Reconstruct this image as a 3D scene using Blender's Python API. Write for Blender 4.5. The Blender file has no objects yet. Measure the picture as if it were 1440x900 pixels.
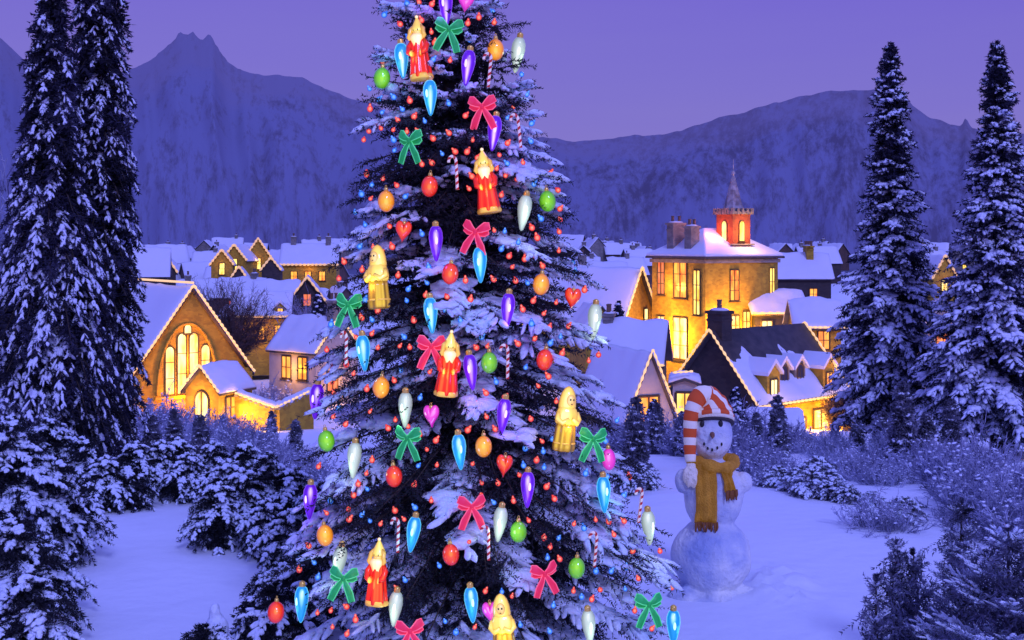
import bpy, math, random
import numpy as np
from mathutils import Vector, Matrix

SC = bpy.context.scene
COL = SC.collection
R = math.radians
CAMZ, FPX, HX, HY = 3.2, 1700.0, 720.0, 340.0      # camera height, focal length and principal point in photograph pixels


def at(px, py, Y):
    """point at depth Y (metres from the camera) that the photograph shows at px, py"""
    return Vector(((px - HX) / FPX * Y, Y, CAMZ - (py - HY) / FPX * Y))


# ------------------------------------------------------------------ noise
def _hash(ix, iy, seed):
    n = (ix.astype(np.int64) * 374761393 + iy.astype(np.int64) * 668265263 + seed * 1442695041) & 0x7fffffff
    n = ((n ^ (n >> 13)) * 1274126177) & 0x7fffffff
    return ((n ^ (n >> 16)) & 0xffff) / 65535.0


def vnoise(x, y, seed=0):
    x = np.asarray(x, float); y = np.asarray(y, float)
    ix = np.floor(x); iy = np.floor(y)
    fx = x - ix; fy = y - iy
    fx = fx * fx * (3 - 2 * fx); fy = fy * fy * (3 - 2 * fy)
    a = _hash(ix, iy, seed); b = _hash(ix + 1, iy, seed)
    c = _hash(ix, iy + 1, seed); d = _hash(ix + 1, iy + 1, seed)
    return (a * (1 - fx) + b * fx) * (1 - fy) + (c * (1 - fx) + d * fx) * fy - 0.5


def fbm(x, y, seed=0, octs=4):
    s = 0; amp = 1.0
    for o in range(octs):
        s = s + amp * vnoise(np.asarray(x) * 2 ** o + 17.3 * o, np.asarray(y) * 2 ** o - 9.1 * o, seed + o)
        amp *= 0.5
    return s


# ------------------------------------------------------------------ terrain height
_GY = np.array([-50, 13.0, 15.5, 18, 30, 60, 78, 110, 150, 250, 400, 700, 9000.])
_GZ = np.array([0, 0, -0.06, -0.35, -2.0, -6.3, -8.7, -9.6, -9.6, -7.2, -3.0, 0.0, 0.0])


def ground_z(x, y):
    x = np.asarray(x, float); y = np.asarray(y, float)
    z = np.interp(y, _GY, _GZ)
    amp = np.interp(y, [0, 14, 40, 120, 500], [0.10, 0.16, 0.5, 0.8, 1.5])
    z = z + amp * fbm(x * 0.16 + 3.1, y * 0.16, 5, 3) * 0.9
    return z


def gz(x, y):
    return float(ground_z(np.array([x]), np.array([y]))[0])


# ------------------------------------------------------------------ mesh helpers
def mesh_np(name, V, F, smooth=False, attr=None):
    """mesh from an (n,3) vertex array and an (m,3|4) face array"""
    V = np.ascontiguousarray(V, np.float32); F = np.ascontiguousarray(F, np.int32)
    k = F.shape[1]
    me = bpy.data.meshes.new(name)
    me.vertices.add(len(V)); me.vertices.foreach_set('co', V.ravel())
    me.loops.add(F.size); me.loops.foreach_set('vertex_index', F.ravel())
    me.polygons.add(len(F))
    me.polygons.foreach_set('loop_start', np.arange(0, F.size, k, dtype=np.int32))
    if smooth:
        me.polygons.foreach_set('use_smooth', np.ones(len(F), bool))
    if attr is not None:
        a = me.attributes.new('tone', 'FLOAT', 'POINT'); a.data.foreach_set('value', np.ascontiguousarray(attr, np.float32))
    me.update(calc_edges=True); me.validate()
    return me


class MB:
    """collects polygons into one mesh"""
    def __init__(s):
        s.v = []; s.f = []; s.a = []; s.M = Matrix.Identity(4)

    def add(s, verts, faces, tone=None):
        o = len(s.v)
        s.v += [tuple(s.M @ Vector(p)) for p in verts]
        s.a += list(tone) if tone is not None else [0.0] * len(verts)
        s.f += [tuple(o + i for i in f) for f in faces]
        return s

    def box(s, c, d, bevel=0):
        x, y, z = c; a, b, h = d[0] / 2, d[1] / 2, d[2] / 2
        v = [(x + i * a, y + j * b, z + k * h) for k in (-1, 1) for j in (-1, 1) for i in (-1, 1)]
        return s.add(v, [(0, 2, 3, 1), (4, 5, 7, 6), (0, 1, 5, 4), (2, 6, 7, 3), (0, 4, 6, 2), (1, 3, 7, 5)])

    def tube(s, pts, rad, seg=8, cap=True, tones=None):
        pts = [Vector(p) for p in pts]; n = len(pts)
        if not hasattr(rad, '__len__'): rad = [rad] * n
        v = []; tn = []; ref = None
        for i, p in enumerate(pts):
            d = (pts[min(i + 1, n - 1)] - pts[max(i - 1, 0)]).normalized()
            if ref is None:
                ref = Vector((0, 0, 1)) if abs(d.z) < .9 else Vector((0, 1, 0))
            x = d.cross(ref).normalized(); ref = x.cross(d).normalized(); y = ref
            for k in range(seg):
                a = 2 * math.pi * k / seg
                v.append(p + (x * math.cos(a) + y * math.sin(a)) * rad[i]); tn.append(tones[i] if tones else 0)
        f = [(i * seg + k, i * seg + (k + 1) % seg, (i + 1) * seg + (k + 1) % seg, (i + 1) * seg + k) for i in range(n - 1) for k in range(seg)]
        if cap:
            f += [tuple(reversed(range(seg))), tuple((n - 1) * seg + k for k in range(seg))]
        return s.add(v, f, tn)

    def lathe(s, prof, seg=20, c=(0, 0, 0), sx=1, sy=1, wob=0, wn=6):
        v = []; n = len(prof)
        for i, (r, z) in enumerate(prof):
            for k in range(seg):
                a = 2 * math.pi * k / seg
                rr = r * (1 + wob * math.sin(wn * a))
                v.append((c[0] + rr * math.cos(a) * sx, c[1] + rr * math.sin(a) * sy, c[2] + z))
        f = [(i * seg + k, i * seg + (k + 1) % seg, (i + 1) * seg + (k + 1) % seg, (i + 1) * seg + k) for i in range(n - 1) for k in range(seg)]
        f += [tuple(reversed(range(seg))), tuple((n - 1) * seg + k for k in range(seg))]
        return s.add(v, f)

    def ell(s, c, r, seg=14, rings=9, rot=None):
        v = []; rm = rot or Matrix.Identity(3)
        for i in range(1, rings):
            t = math.pi * i / rings
            for k in range(seg):
                a = 2 * math.pi * k / seg
                v.append(Vector(c) + rm @ Vector((r[0] * math.sin(t) * math.cos(a), r[1] * math.sin(t) * math.sin(a), -r[2] * math.cos(t))))
        nb = len(v)
        v.append(Vector(c) + rm @ Vector((0, 0, -r[2]))); v.append(Vector(c) + rm @ Vector((0, 0, r[2])))
        f = [(i * seg + k, i * seg + (k + 1) % seg, (i + 1) * seg + (k + 1) % seg, (i + 1) * seg + k) for i in range(rings - 2) for k in range(seg)]
        f += [(nb, (k + 1) % seg, k) for k in range(seg)]
        f += [(nb + 1, (rings - 2) * seg + k, (rings - 2) * seg + (k + 1) % seg) for k in range(seg)]
        return s.add(v, f)

    def build(s, name, m, parent=None, smooth=False, bevel=0, tone=False):
        me = bpy.data.meshes.new(name)
        me.from_pydata(s.v, [], s.f)
        if tone:
            a = me.attributes.new('tone', 'FLOAT', 'POINT'); a.data.foreach_set('value', np.array(s.a, np.float32))
        if smooth:
            me.polygons.foreach_set('use_smooth', np.ones(len(me.polygons), bool))
        me.update(); me.materials.append(m)
        o = bpy.data.objects.new(name, me); COL.objects.link(o)
        if parent: o.parent = parent
        if bevel:
            md = o.modifiers.new('bevel', 'BEVEL'); md.width = bevel; md.segments = 2; md.limit_method = 'ANGLE'
        return o


def obj(name, me, m, parent=None):
    me.materials.append(m)
    o = bpy.data.objects.new(name, me); COL.objects.link(o)
    if parent: o.parent = parent
    return o


def tag(o, label=None, cat=None, group=None, kind=None):
    if label: o['label'] = label
    if cat: o['category'] = cat
    if group: o['group'] = group
    if kind: o['kind'] = kind
    return o


def empty(name, loc, rz=0.0):
    o = bpy.data.objects.new(name, None); COL.objects.link(o)
    o.location = loc; o.rotation_euler = (0, 0, rz); o.empty_display_size = .2
    return o


def copy_tree(o, parent=None):
    c = o.copy(); COL.objects.link(c); c.parent = parent
    for ch in list(o.children):
        if ch.name in COL.objects: copy_tree(ch, c)
    return c


# ------------------------------------------------------------------ materials
def mat(name, col, rough=.7, em=None, est=0, metal=0, var=None, vscale=3.0, bump=0, bscale=8.0, coat=0, spec=.5):
    m = bpy.data.materials.new(name); m.use_nodes = True
    nt = m.node_tree; b = nt.nodes['Principled BSDF']
    b.inputs['Base Color'].default_value = (*col, 1); b.inputs['Roughness'].default_value = rough
    b.inputs['Metallic'].default_value = metal; b.inputs['Coat Weight'].default_value = coat
    b.inputs['Specular IOR Level'].default_value = spec
    if em:
        b.inputs['Emission Color'].default_value = (*em, 1); b.inputs['Emission Strength'].default_value = est
    if var or bump:
        tc = nt.nodes.new('ShaderNodeTexCoord')
    if var:
        n = nt.nodes.new('ShaderNodeTexNoise'); n.inputs['Scale'].default_value = vscale; n.inputs['Detail'].default_value = 5
        nt.links.new(tc.outputs['Object'], n.inputs['Vector'])
        r = nt.nodes.new('ShaderNodeValToRGB'); r.color_ramp.elements[0].position = .35; r.color_ramp.elements[1].position = .65
        r.color_ramp.elements[0].color = (*col, 1); r.color_ramp.elements[1].color = (*var, 1)
        nt.links.new(n.outputs['Fac'], r.inputs[0]); nt.links.new(r.outputs[0], b.inputs['Base Color'])
    if bump:
        n2 = nt.nodes.new('ShaderNodeTexNoise'); n2.inputs['Scale'].default_value = bscale; n2.inputs['Detail'].default_value = 6
        nt.links.new(tc.outputs['Object'], n2.inputs['Vector'])
        bp = nt.nodes.new('ShaderNodeBump'); bp.inputs['Strength'].default_value = bump; bp.inputs['Distance'].default_value = .05
        nt.links.new(n2.outputs['Fac'], bp.inputs['Height']); nt.links.new(bp.outputs[0], b.inputs['Normal'])
    return m


def stone_mat(name, a, b_, mortar, sx=1.2):
    m = mat(name, a, .85); nt = m.node_tree; bs = nt.nodes['Principled BSDF']
    tc = nt.nodes.new('ShaderNodeTexCoord'); v = nt.nodes.new('ShaderNodeTexVoronoi'); v.inputs['Scale'].default_value = 2.6
    mp = nt.nodes.new('ShaderNodeMapping'); mp.inputs['Scale'].default_value = (sx, sx, 2.2)
    nt.links.new(tc.outputs['Object'], mp.inputs[0]); nt.links.new(mp.outputs[0], v.inputs['Vector'])
    mx = nt.nodes.new('ShaderNodeMix'); mx.data_type = 'RGBA'
    mx.inputs[6].default_value = (*a, 1); mx.inputs[7].default_value = (*b_, 1)
    sp = nt.nodes.new('ShaderNodeSeparateColor'); nt.links.new(v.outputs['Color'], sp.inputs[0]); nt.links.new(sp.outputs[0], mx.inputs[0])
    n = nt.nodes.new('ShaderNodeTexNoise'); n.inputs['Scale'].default_value = .9; nt.links.new(tc.outputs['Object'], n.inputs['Vector'])
    mx2 = nt.nodes.new('ShaderNodeMix'); mx2.data_type = 'RGBA'; mx2.blend_type = 'MULTIPLY'; mx2.inputs[0].default_value = .6
    nt.links.new(mx.outputs[2], mx2.inputs[6]); nt.links.new(n.outputs['Fac'], mx2.inputs[7])
    nt.links.new(mx2.outputs[2], bs.inputs['Base Color'])
    return m


def snow_mat(name, col, bscale=6.0, bump=.25):
    m = mat(name, col, .55, bump=bump, bscale=bscale, spec=.25)
    return m


def glow_mat(name, c1, c2, st, scale=1.2, vert=True):
    """lit window glass: warm emission, brighter and yellower in patches like a lit room behind curtains"""
    m = bpy.data.materials.new(name); m.use_nodes = True; nt = m.node_tree
    b = nt.nodes['Principled BSDF']; b.inputs['Base Color'].default_value = (.05, .04, .03, 1); b.inputs['Roughness'].default_value = .2
    tc = nt.nodes.new('ShaderNodeTexCoord'); mp = nt.nodes.new('ShaderNodeMapping')
    mp.inputs['Scale'].default_value = (scale * 1.6, scale * 1.6, scale * .6)
    n = nt.nodes.new('ShaderNodeTexNoise'); n.inputs['Scale'].default_value = 1.0; n.inputs['Detail'].default_value = 2
    nt.links.new(tc.outputs['Object'], mp.inputs[0]); nt.links.new(mp.outputs[0], n.inputs['Vector'])
    r = nt.nodes.new('ShaderNodeValToRGB'); r.color_ramp.elements[0].position = .36; r.color_ramp.elements[1].position = .62
    r.color_ramp.elements[0].color = (*c1, 1); r.color_ramp.elements[1].color = (*c2, 1)
    nt.links.new(n.outputs['Fac'], r.inputs[0]); nt.links.new(r.outputs[0], b.inputs['Emission Color'])
    b.inputs['Emission Strength'].default_value = st
    return m


def nosample(m):
    m.cycles.emission_sampling = 'NONE'
    return m


def tone_mat(name, c1, c2, freq, rough=.5, em=0, sharp=True, ratio=.5):
    """stripes along a mesh's own length (attribute tone, metres)"""
    m = bpy.data.materials.new(name); m.use_nodes = True; nt = m.node_tree; b = nt.nodes['Principled BSDF']
    a = nt.nodes.new('ShaderNodeAttribute'); a.attribute_name = 'tone'
    mu = nt.nodes.new('ShaderNodeMath'); mu.operation = 'MULTIPLY'; mu.inputs[1].default_value = freq
    fr = nt.nodes.new('ShaderNodeMath'); fr.operation = 'FRACT'
    gt = nt.nodes.new('ShaderNodeMath'); gt.operation = 'GREATER_THAN'; gt.inputs[1].default_value = ratio
    nt.links.new(a.outputs['Fac'], mu.inputs[0]); nt.links.new(mu.outputs[0], fr.inputs[0]); nt.links.new(fr.outputs[0], gt.inputs[0])
    mx = nt.nodes.new('ShaderNodeMix'); mx.data_type = 'RGBA'
    mx.inputs[6].default_value = (*c1, 1); mx.inputs[7].default_value = (*c2, 1)
    nt.links.new(gt.outputs[0], mx.inputs[0]); nt.links.new(mx.outputs[2], b.inputs['Base Color'])
    b.inputs['Roughness'].default_value = rough
    if em:
        nt.links.new(mx.outputs[2], b.inputs['Emission Color']); b.inputs['Emission Strength'].default_value = em
    return m


M = {}
M['snow'] = snow_mat('snow_ground', (.80, .84, .93), 5.0, .35)
M['snow_roof'] = snow_mat('snow_on_roof', (.66, .68, .80), 1.6, .35)
M['snow_bough'] = snow_mat('snow_on_boughs', (.76, .84, 1.0), 26.0, .5)
M['snow_far'] = snow_mat('snow_on_far_boughs', (.74, .79, .97), 9.0, .5)
M['needle'] = mat('dark_needles', (.008, .009, .014), .7, var=(.026, .026, .040), vscale=2.5, spec=.2)
M['needle_far'] = mat('dark_far_needles', (.008, .008, .012), .8, var=(.045, .044, .085), vscale=1.6, spec=.15)
M['needle_frost'] = mat('frosted_needles', (.05, .05, .07), .8, var=(.22, .22, .32), vscale=3.0, spec=.2)
M['bark'] = mat('bark', (.03, .022, .02), .9, var=(.07, .05, .045), vscale=9, bump=.6, bscale=20)
M['frost'] = mat('frosted_twigs', (.17, .18, .31), .8, var=(.54, .56, .78), vscale=1.3, spec=.2)
M['frost_dim'] = mat('dim_frosted_twigs', (.12, .12, .22), .8, var=(.42, .43, .64), vscale=1.1, spec=.2)
M['twig_brown'] = mat('brown_bare_twigs', (.05, .03, .03), .9, var=(.11, .07, .08), vscale=1.5)
M['stone'] = stone_mat('ochre_stone', (.60, .38, .035), (.40, .24, .025), (.1, .1, .1))
M['stone_grey'] = stone_mat('grey_stone', (.34, .31, .30), (.22, .20, .20), (.1, .1, .1))
M['stone_dark'] = stone_mat('dark_stone', (.07, .05, .05), (.04, .03, .035), (.1, .1, .1))
M['brick_red'] = stone_mat('red_brick', (.42, .10, .05), (.30, .07, .04), (.1, .1, .1), 2.0)
M['plaster'] = mat('lilac_grey_plaster', (.40, .36, .36), .9, var=(.30, .27, .28), vscale=1.2)
M['slate'] = mat('dark_slate', (.035, .028, .035), .6, var=(.07, .055, .06), vscale=2.2, bump=.4, bscale=4)
M['wood'] = mat('dark_wood_frame', (.06, .035, .02), .7)
M['pot'] = mat('clay_pot', (.14, .08, .06), .9)
M['win_yellow'] = glow_mat('lit_glass_yellow', (1.0, .40, .03), (1.0, .80, .20), 1.8)
M['win_orange'] = glow_mat('lit_glass_orange', (1.0, .16, .01), (1.0, .48, .05), 1.5)
M['win_hot'] = glow_mat('lit_glass_hot', (1.0, .46, .05), (1.0, .84, .36), 1.9)
M['win_red'] = glow_mat('lit_glass_red', (1.0, .12, .02), (1.0, .30, .10), 1.1)
M['fairy'] = mat('warm_string_bulbs', (.6, .4, .2), .5, em=(1.0, .60, .22), est=.95)
M['fairy_far'] = mat('far_warm_string_bulbs', (.6, .4, .2), .5, em=(1.0, .56, .25), est=.62)
nosample(M['fairy']); nosample(M['fairy_far'])
M['iron'] = mat('wrought_iron', (.02, .02, .02), .5, metal=.6)

# ------------------------------------------------------------------ camera, world, light
cam = bpy.data.cameras.new('camera'); co = bpy.data.objects.new('camera', cam); COL.objects.link(co)
co.location = (0, 0, CAMZ); co.rotation_euler = (R(90), 0, 0)
cam.sensor_width = 36; cam.lens = FPX / 1440 * 36
cam.shift_y = -(450 - HY) / 1440
cam.clip_end = 12000; cam.clip_start = .1
SC.camera = co
SC.view_settings.view_transform = 'Standard'; SC.view_settings.look = 'None'
SC.view_settings.exposure = 0; SC.view_settings.gamma = 1
SC.cycles.use_denoising = True
SC.cycles.sample_clamp_indirect = 3.0
SC.cycles.max_bounces = 5; SC.cycles.diffuse_bounces = 2; SC.cycles.transparent_max_bounces = 10

W = bpy.data.worlds.new('World'); SC.world = W; W.use_nodes = True
nt = W.node_tree; bg = nt.nodes['Background']
tc = nt.nodes.new('ShaderNodeTexCoord'); sx = nt.nodes.new('ShaderNodeSeparateXYZ')
nt.links.new(tc.outputs['Generated'], sx.inputs[0])
nz = nt.nodes.new('ShaderNodeTexNoise'); nz.inputs['Scale'].default_value = 2.2; nz.inputs['Detail'].default_value = 5
mpw = nt.nodes.new('ShaderNodeMapping'); mpw.inputs['Scale'].default_value = (1, 1, 9)
nt.links.new(tc.outputs['Generated'], mpw.inputs[0]); nt.links.new(mpw.outputs[0], nz.inputs['Vector'])
ma = nt.nodes.new('ShaderNodeMath'); ma.operation = 'MULTIPLY_ADD'; ma.inputs[1].default_value = .10; ma.inputs[2].default_value = -.05
nt.links.new(nz.outputs['Fac'], ma.inputs[0])
ad = nt.nodes.new('ShaderNodeMath'); ad.operation = 'ADD'
nt.links.new(sx.outputs[2], ad.inputs[0]); nt.links.new(ma.outputs[0], ad.inputs[1])
rp = nt.nodes.new('ShaderNodeValToRGB'); cr = rp.color_ramp
cr.elements[0].position = 0.0; cr.elements[0].color = (.215, .175, .56, 1)
cr.elements[1].position = 1.0; cr.elements[1].color = (.21, .24, 1.0, 1)
for p, c in ((.06, (.205, .165, .57, 1)), (.13, (.180, .140, .60, 1)), (.22, (.160, .112, .62, 1)), (.42, (.17, .18, .86, 1))):
    e = cr.elements.new(p); e.color = c
nt.links.new(ad.outputs[0], rp.inputs[0])
sky = nt.nodes.new('ShaderNodeTexSky'); sky.sky_type = 'NISHITA'; sky.sun_disc = False
SUN_EL, SUN_AZ = R(36), R(160)
sky.sun_elevation = R(3); sky.sun_rotation = SUN_AZ
mxs = nt.nodes.new('ShaderNodeMix'); mxs.data_type = 'RGBA'; mxs.blend_type = 'ADD'; mxs.inputs[0].default_value = .012
nt.links.new(rp.outputs[0], mxs.inputs[6]); nt.links.new(sky.outputs[0], mxs.inputs[7])
nt.links.new(mxs.outputs[2], bg.inputs[0]); bg.inputs[1].default_value = 1.0

sl = bpy.data.lights.new('moonlight', 'SUN'); so = bpy.data.objects.new('moonlight', sl); COL.objects.link(so)
sl.energy = 1.7; sl.angle = R(12); sl.color = (.36, .39, 1.0)
so.rotation_euler = (R(54), 0, R(20)); so.location = (-5, -5, 20)


def lamp(loc, energy, col=(1, .5, .12), rad=.35):
    l = bpy.data.lights.new('added_glow', 'POINT'); o = bpy.data.objects.new('added_glow', l); COL.objects.link(o)  # added point lamp without a fitting, throws glow on nearby walls and boughs
    l.energy = energy; l.color = col; l.shadow_soft_size = rad; o.location = loc
    return o


# ------------------------------------------------------------------ setting: ground and mountains
def build_ground():
    ys = np.concatenate([np.arange(-6, 4, .5), np.arange(4, 19, .075), np.geomspace(19, 9000, 150)])
    us = np.linspace(-1, 1, 300)
    hw = np.maximum(9.0, np.abs(ys) * .75 + 4)
    X = us[None, :] * hw[:, None]; Y = np.repeat(ys[:, None], len(us), 1)
    Z = ground_z(X, Y)
    # fine wind ripples, and churned snow beside the snowman
    near = np.clip((19 - Y) / 4, 0, 1)
    Z = Z + near * .018 * fbm(X * 1.7, Y * 1.1, 31, 3)
    cx, cy = 2.42, 11.0
    d = np.exp(-(((X - cx) / .34) ** 2 + ((Y - cy) / .75) ** 2))
    Z = Z + d * (.26 * np.abs(fbm(X * 5.5, Y * 5.5, 77, 3)) + .03)
    V = np.stack([X, Y, Z], -1).reshape(-1, 3)
    n, m = len(ys), len(us)
    i = np.arange(n - 1)[:, None] * m + np.arange(m - 1)[None, :]
    F = np.stack([i, i + 1, i + m + 1, i + m], -1).reshape(-1, 4)
    # open snow near by; dark forest floor beyond the village
    nt = M['snow'].node_tree; b = nt.nodes['Principled BSDF']; tcg = nt.nodes.new('ShaderNodeTexCoord')
    sp = nt.nodes.new('ShaderNodeSeparateXYZ'); nt.links.new(tcg.outputs['Object'], sp.inputs[0])
    nn = nt.nodes.new('ShaderNodeTexNoise'); nn.inputs['Scale'].default_value = .06; nn.inputs['Detail'].default_value = 6; nt.links.new(tcg.outputs['Object'], nn.inputs['Vector'])
    ml = nt.nodes.new('ShaderNodeMath'); ml.operation = 'MULTIPLY_ADD'; ml.inputs[1].default_value = 120; nt.links.new(nn.outputs['Fac'], ml.inputs[0]); nt.links.new(sp.outputs[1], ml.inputs[2])
    mr = nt.nodes.new('ShaderNodeMapRange'); mr.inputs[1].default_value = 345; mr.inputs[2].default_value = 375; nt.links.new(ml.outputs[0], mr.inputs[0])
    mx = nt.nodes.new('ShaderNodeMix'); mx.data_type = 'RGBA'; mx.inputs[6].default_value = (.80, .84, .93, 1); mx.inputs[7].default_value = (.10, .11, .19, 1)
    nt.links.new(mr.outputs[0], mx.inputs[0]); nt.links.new(mx.outputs[2], b.inputs['Base Color'])
    tag(obj('ground', mesh_np('ground', V, F, True), M['snow']), kind='structure')


def build_mountains():
    prof = [(-500, 60), (-200, 20), (0, 55), (25, 78), (60, 112), (110, 128), (160, 108), (190, 95), (215, 82), (235, 66), (250, 54), (268, 50), (285, 57),
            (299, 55), (305, 70), (316, 86), (335, 96), (352, 101), (385, 106), (425, 108), (442, 118), (470, 128), (505, 140), (560, 163), (640, 183),
            (760, 195), (830, 199), (880, 193), (940, 186), (1000, 170), (1060, 153), (1100, 143), (1150, 131), (1200, 126), (1240, 126), (1270, 134),
            (1285, 150), (1305, 163), (1335, 176), (1352, 178), (1358, 165), (1366, 180), (1400, 192), (1450, 186), (1600, 160), (1940, 120)]
    P = np.array(prof, float)
    px = np.linspace(-500, 1940, 700)
    ridge_py = np.interp(px, P[:, 0], P[:, 1]) + 5 * fbm(px / 26, px * 0, 3, 4)
    v = np.concatenate([np.linspace(0, 1, 150), [1.06, 1.25, 1.6]])
    YF, YR = 430.0, 2600.0
    PX, Vv = np.meshgrid(px, v)
    Yr = YF + (YR - YF) * Vv
    zr = CAMZ + (HY - ridge_py)[None, :] / FPX * YR
    vv = np.clip(Vv, 0, 1)
    shape = .35 * vv + .65 * vv ** 1.7
    Z = -4 + (zr + 4) * shape
    env = np.sin(np.pi * np.clip(vv, 0, 1)) ** .7
    Xw = (PX - HX) / FPX * Yr
    gull = np.abs(fbm(PX / 70 + .35 * Vv, Vv * .8, 12, 3))
    Z = Z - env * (38 * gull + 8 * fbm(PX / 30, Vv * 2, 15, 2)) * (zr / 330)
    Z = np.where(Vv > 1, zr - (Vv - 1) * 900, Z)
    # jagged crags near the highest crest
    Z = Z + np.exp(-((Vv - 1) / .05) ** 2) * np.exp(-((PX - 285) / 55) ** 2) * 20 * np.abs(fbm(PX / 7, Vv * 40, 41, 2)) * (Vv <= 1)
    V = np.stack([Xw, Yr, Z], -1).reshape(-1, 3)
    n, m = Vv.shape
    i = np.arange(n - 1)[:, None] * m + np.arange(m - 1)[None, :]
    F = np.stack([i, i + 1, i + m + 1, i + m], -1).reshape(-1, 4)
    mm = bpy.data.materials.new('snowy_forested_slope'); mm.use_nodes = True; nt = mm.node_tree; b = nt.nodes['Principled BSDF']
    b.inputs['Roughness'].default_value = .95; b.inputs['Specular IOR Level'].default_value = .1
    tcn = nt.nodes.new('ShaderNodeTexCoord')
    mp = nt.nodes.new('ShaderNodeMapping'); mp.inputs['Scale'].default_value = (.085, 11.0, 1)
    av = nt.nodes.new('ShaderNodeAttribute'); av.attribute_name = 'slope'      # across and up the slope
    nt.links.new(av.outputs['Vector'], mp.inputs[0])
    n1 = nt.nodes.new('ShaderNodeTexNoise'); n1.inputs['Scale'].default_value = 1; n1.inputs['Detail'].default_value = 9; n1.inputs['Roughness'].default_value = .72
    nt.links.new(mp.outputs[0], n1.inputs['Vector'])
    mp2 = nt.nodes.new('ShaderNodeMapping'); mp2.inputs['Scale'].default_value = (.014, 3.0, 1)
    nt.links.new(av.outputs['Vector'], mp2.inputs[0])
    n2 = nt.nodes.new('ShaderNodeTexNoise'); n2.inputs['Scale'].default_value = 1; n2.inputs['Detail'].default_value = 4
    nt.links.new(mp2.outputs[0], n2.inputs['Vector'])
    # more trees to the east, more open snow to the west
    sp = nt.nodes.new('ShaderNodeSeparateXYZ'); nt.links.new(tcn.outputs['Object'], sp.inputs[0])
    mr = nt.nodes.new('ShaderNodeMapRange'); mr.inputs[1].default_value = -500; mr.inputs[2].default_value = 500; mr.inputs[3].default_value = -.075; mr.inputs[4].default_value = .05
    nt.links.new(sp.outputs[0], mr.inputs[0])
    a1 = nt.nodes.new('ShaderNodeMath'); a1.operation = 'MULTIPLY_ADD'; a1.inputs[1].default_value = .55; nt.links.new(n2.outputs['Fac'], a1.inputs[0]); nt.links.new(n1.outputs['Fac'], a1.inputs[2])
    a2 = nt.nodes.new('ShaderNodeMath'); a2.operation = 'ADD'; nt.links.new(a1.outputs[0], a2.inputs[0]); nt.links.new(mr.outputs[0], a2.inputs[1])
    rr = nt.nodes.new('ShaderNodeValToRGB')
    rr.color_ramp.elements[0].position = .72; rr.color_ramp.elements[0].color = (.175, .195, .35, 1)
    rr.color_ramp.elements[1].position = .93; rr.color_ramp.elements[1].color = (.05, .05, .10, 1)
    e = rr.color_ramp.elements.new(.775); e.color = (.15, .16, .28, 1)
    nt.links.new(a2.outputs[0], rr.inputs[0]); nt.links.new(rr.outputs[0], b.inputs['Base Color'])
    # haze painted as bluish emission mixed into the slopes, strongest along the crests
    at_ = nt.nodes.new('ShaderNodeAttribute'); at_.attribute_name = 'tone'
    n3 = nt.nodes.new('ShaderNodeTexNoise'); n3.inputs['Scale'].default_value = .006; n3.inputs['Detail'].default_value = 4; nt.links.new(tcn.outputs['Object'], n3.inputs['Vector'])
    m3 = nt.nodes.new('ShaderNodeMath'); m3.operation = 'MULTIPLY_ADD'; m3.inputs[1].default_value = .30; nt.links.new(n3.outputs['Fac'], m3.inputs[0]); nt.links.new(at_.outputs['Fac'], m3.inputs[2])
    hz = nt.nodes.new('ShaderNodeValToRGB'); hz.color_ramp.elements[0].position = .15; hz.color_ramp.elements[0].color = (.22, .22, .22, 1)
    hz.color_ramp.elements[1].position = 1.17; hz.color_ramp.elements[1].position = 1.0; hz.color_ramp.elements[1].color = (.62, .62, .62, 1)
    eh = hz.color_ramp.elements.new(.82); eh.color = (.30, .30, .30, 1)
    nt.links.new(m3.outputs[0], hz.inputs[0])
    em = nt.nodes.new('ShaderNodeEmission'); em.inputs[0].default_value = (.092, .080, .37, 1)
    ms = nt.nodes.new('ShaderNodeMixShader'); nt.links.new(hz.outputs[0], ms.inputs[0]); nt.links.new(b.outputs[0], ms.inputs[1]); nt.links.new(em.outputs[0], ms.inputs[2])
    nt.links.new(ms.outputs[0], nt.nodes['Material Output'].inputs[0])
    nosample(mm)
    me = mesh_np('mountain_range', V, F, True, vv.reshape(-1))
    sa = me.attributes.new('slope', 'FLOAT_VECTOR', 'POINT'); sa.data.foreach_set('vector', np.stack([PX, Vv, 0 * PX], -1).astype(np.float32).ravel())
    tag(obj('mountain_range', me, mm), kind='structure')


build_ground()
build_mountains()
# ------------------------------------------------------------------ vegetation
def nrm(a):
    return a / np.maximum(np.linalg.norm(a, axis=-1, keepdims=True), 1e-9)


def _ico(sub):
    t = (1 + 5 ** .5) / 2
    v = [(-1, t, 0), (1, t, 0), (-1, -t, 0), (1, -t, 0), (0, -1, t), (0, 1, t), (0, -1, -t), (0, 1, -t), (t, 0, -1), (t, 0, 1), (-t, 0, -1), (-t, 0, 1)]
    f = [(0, 11, 5), (0, 5, 1), (0, 1, 7), (0, 7, 10), (0, 10, 11), (1, 5, 9), (5, 11, 4), (11, 10, 2), (10, 7, 6), (7, 1, 8), (3, 9, 4), (3, 4, 2), (3, 2, 6), (3, 6, 8), (3, 8, 9), (4, 9, 5), (2, 4, 11), (6, 2, 10), (8, 6, 7), (9, 8, 1)]
    v = [tuple(np.array(p) / np.linalg.norm(p)) for p in v]
    for _ in range(sub):
        c = {}; nf = []
        def mid(a, b):
            k = (min(a, b), max(a, b))
            if k not in c:
                p = np.array(v[a]) + np.array(v[b]); v.append(tuple(p / np.linalg.norm(p))); c[k] = len(v) - 1
            return c[k]
        for a, b, d in f:
            x, y, z = mid(a, b), mid(b, d), mid(d, a)
            nf += [(a, x, z), (b, y, x), (d, z, y), (x, y, z)]
        f = nf
    return np.array(v), np.array(f)


ICO = [_ico(0), _ico(1)]


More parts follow.
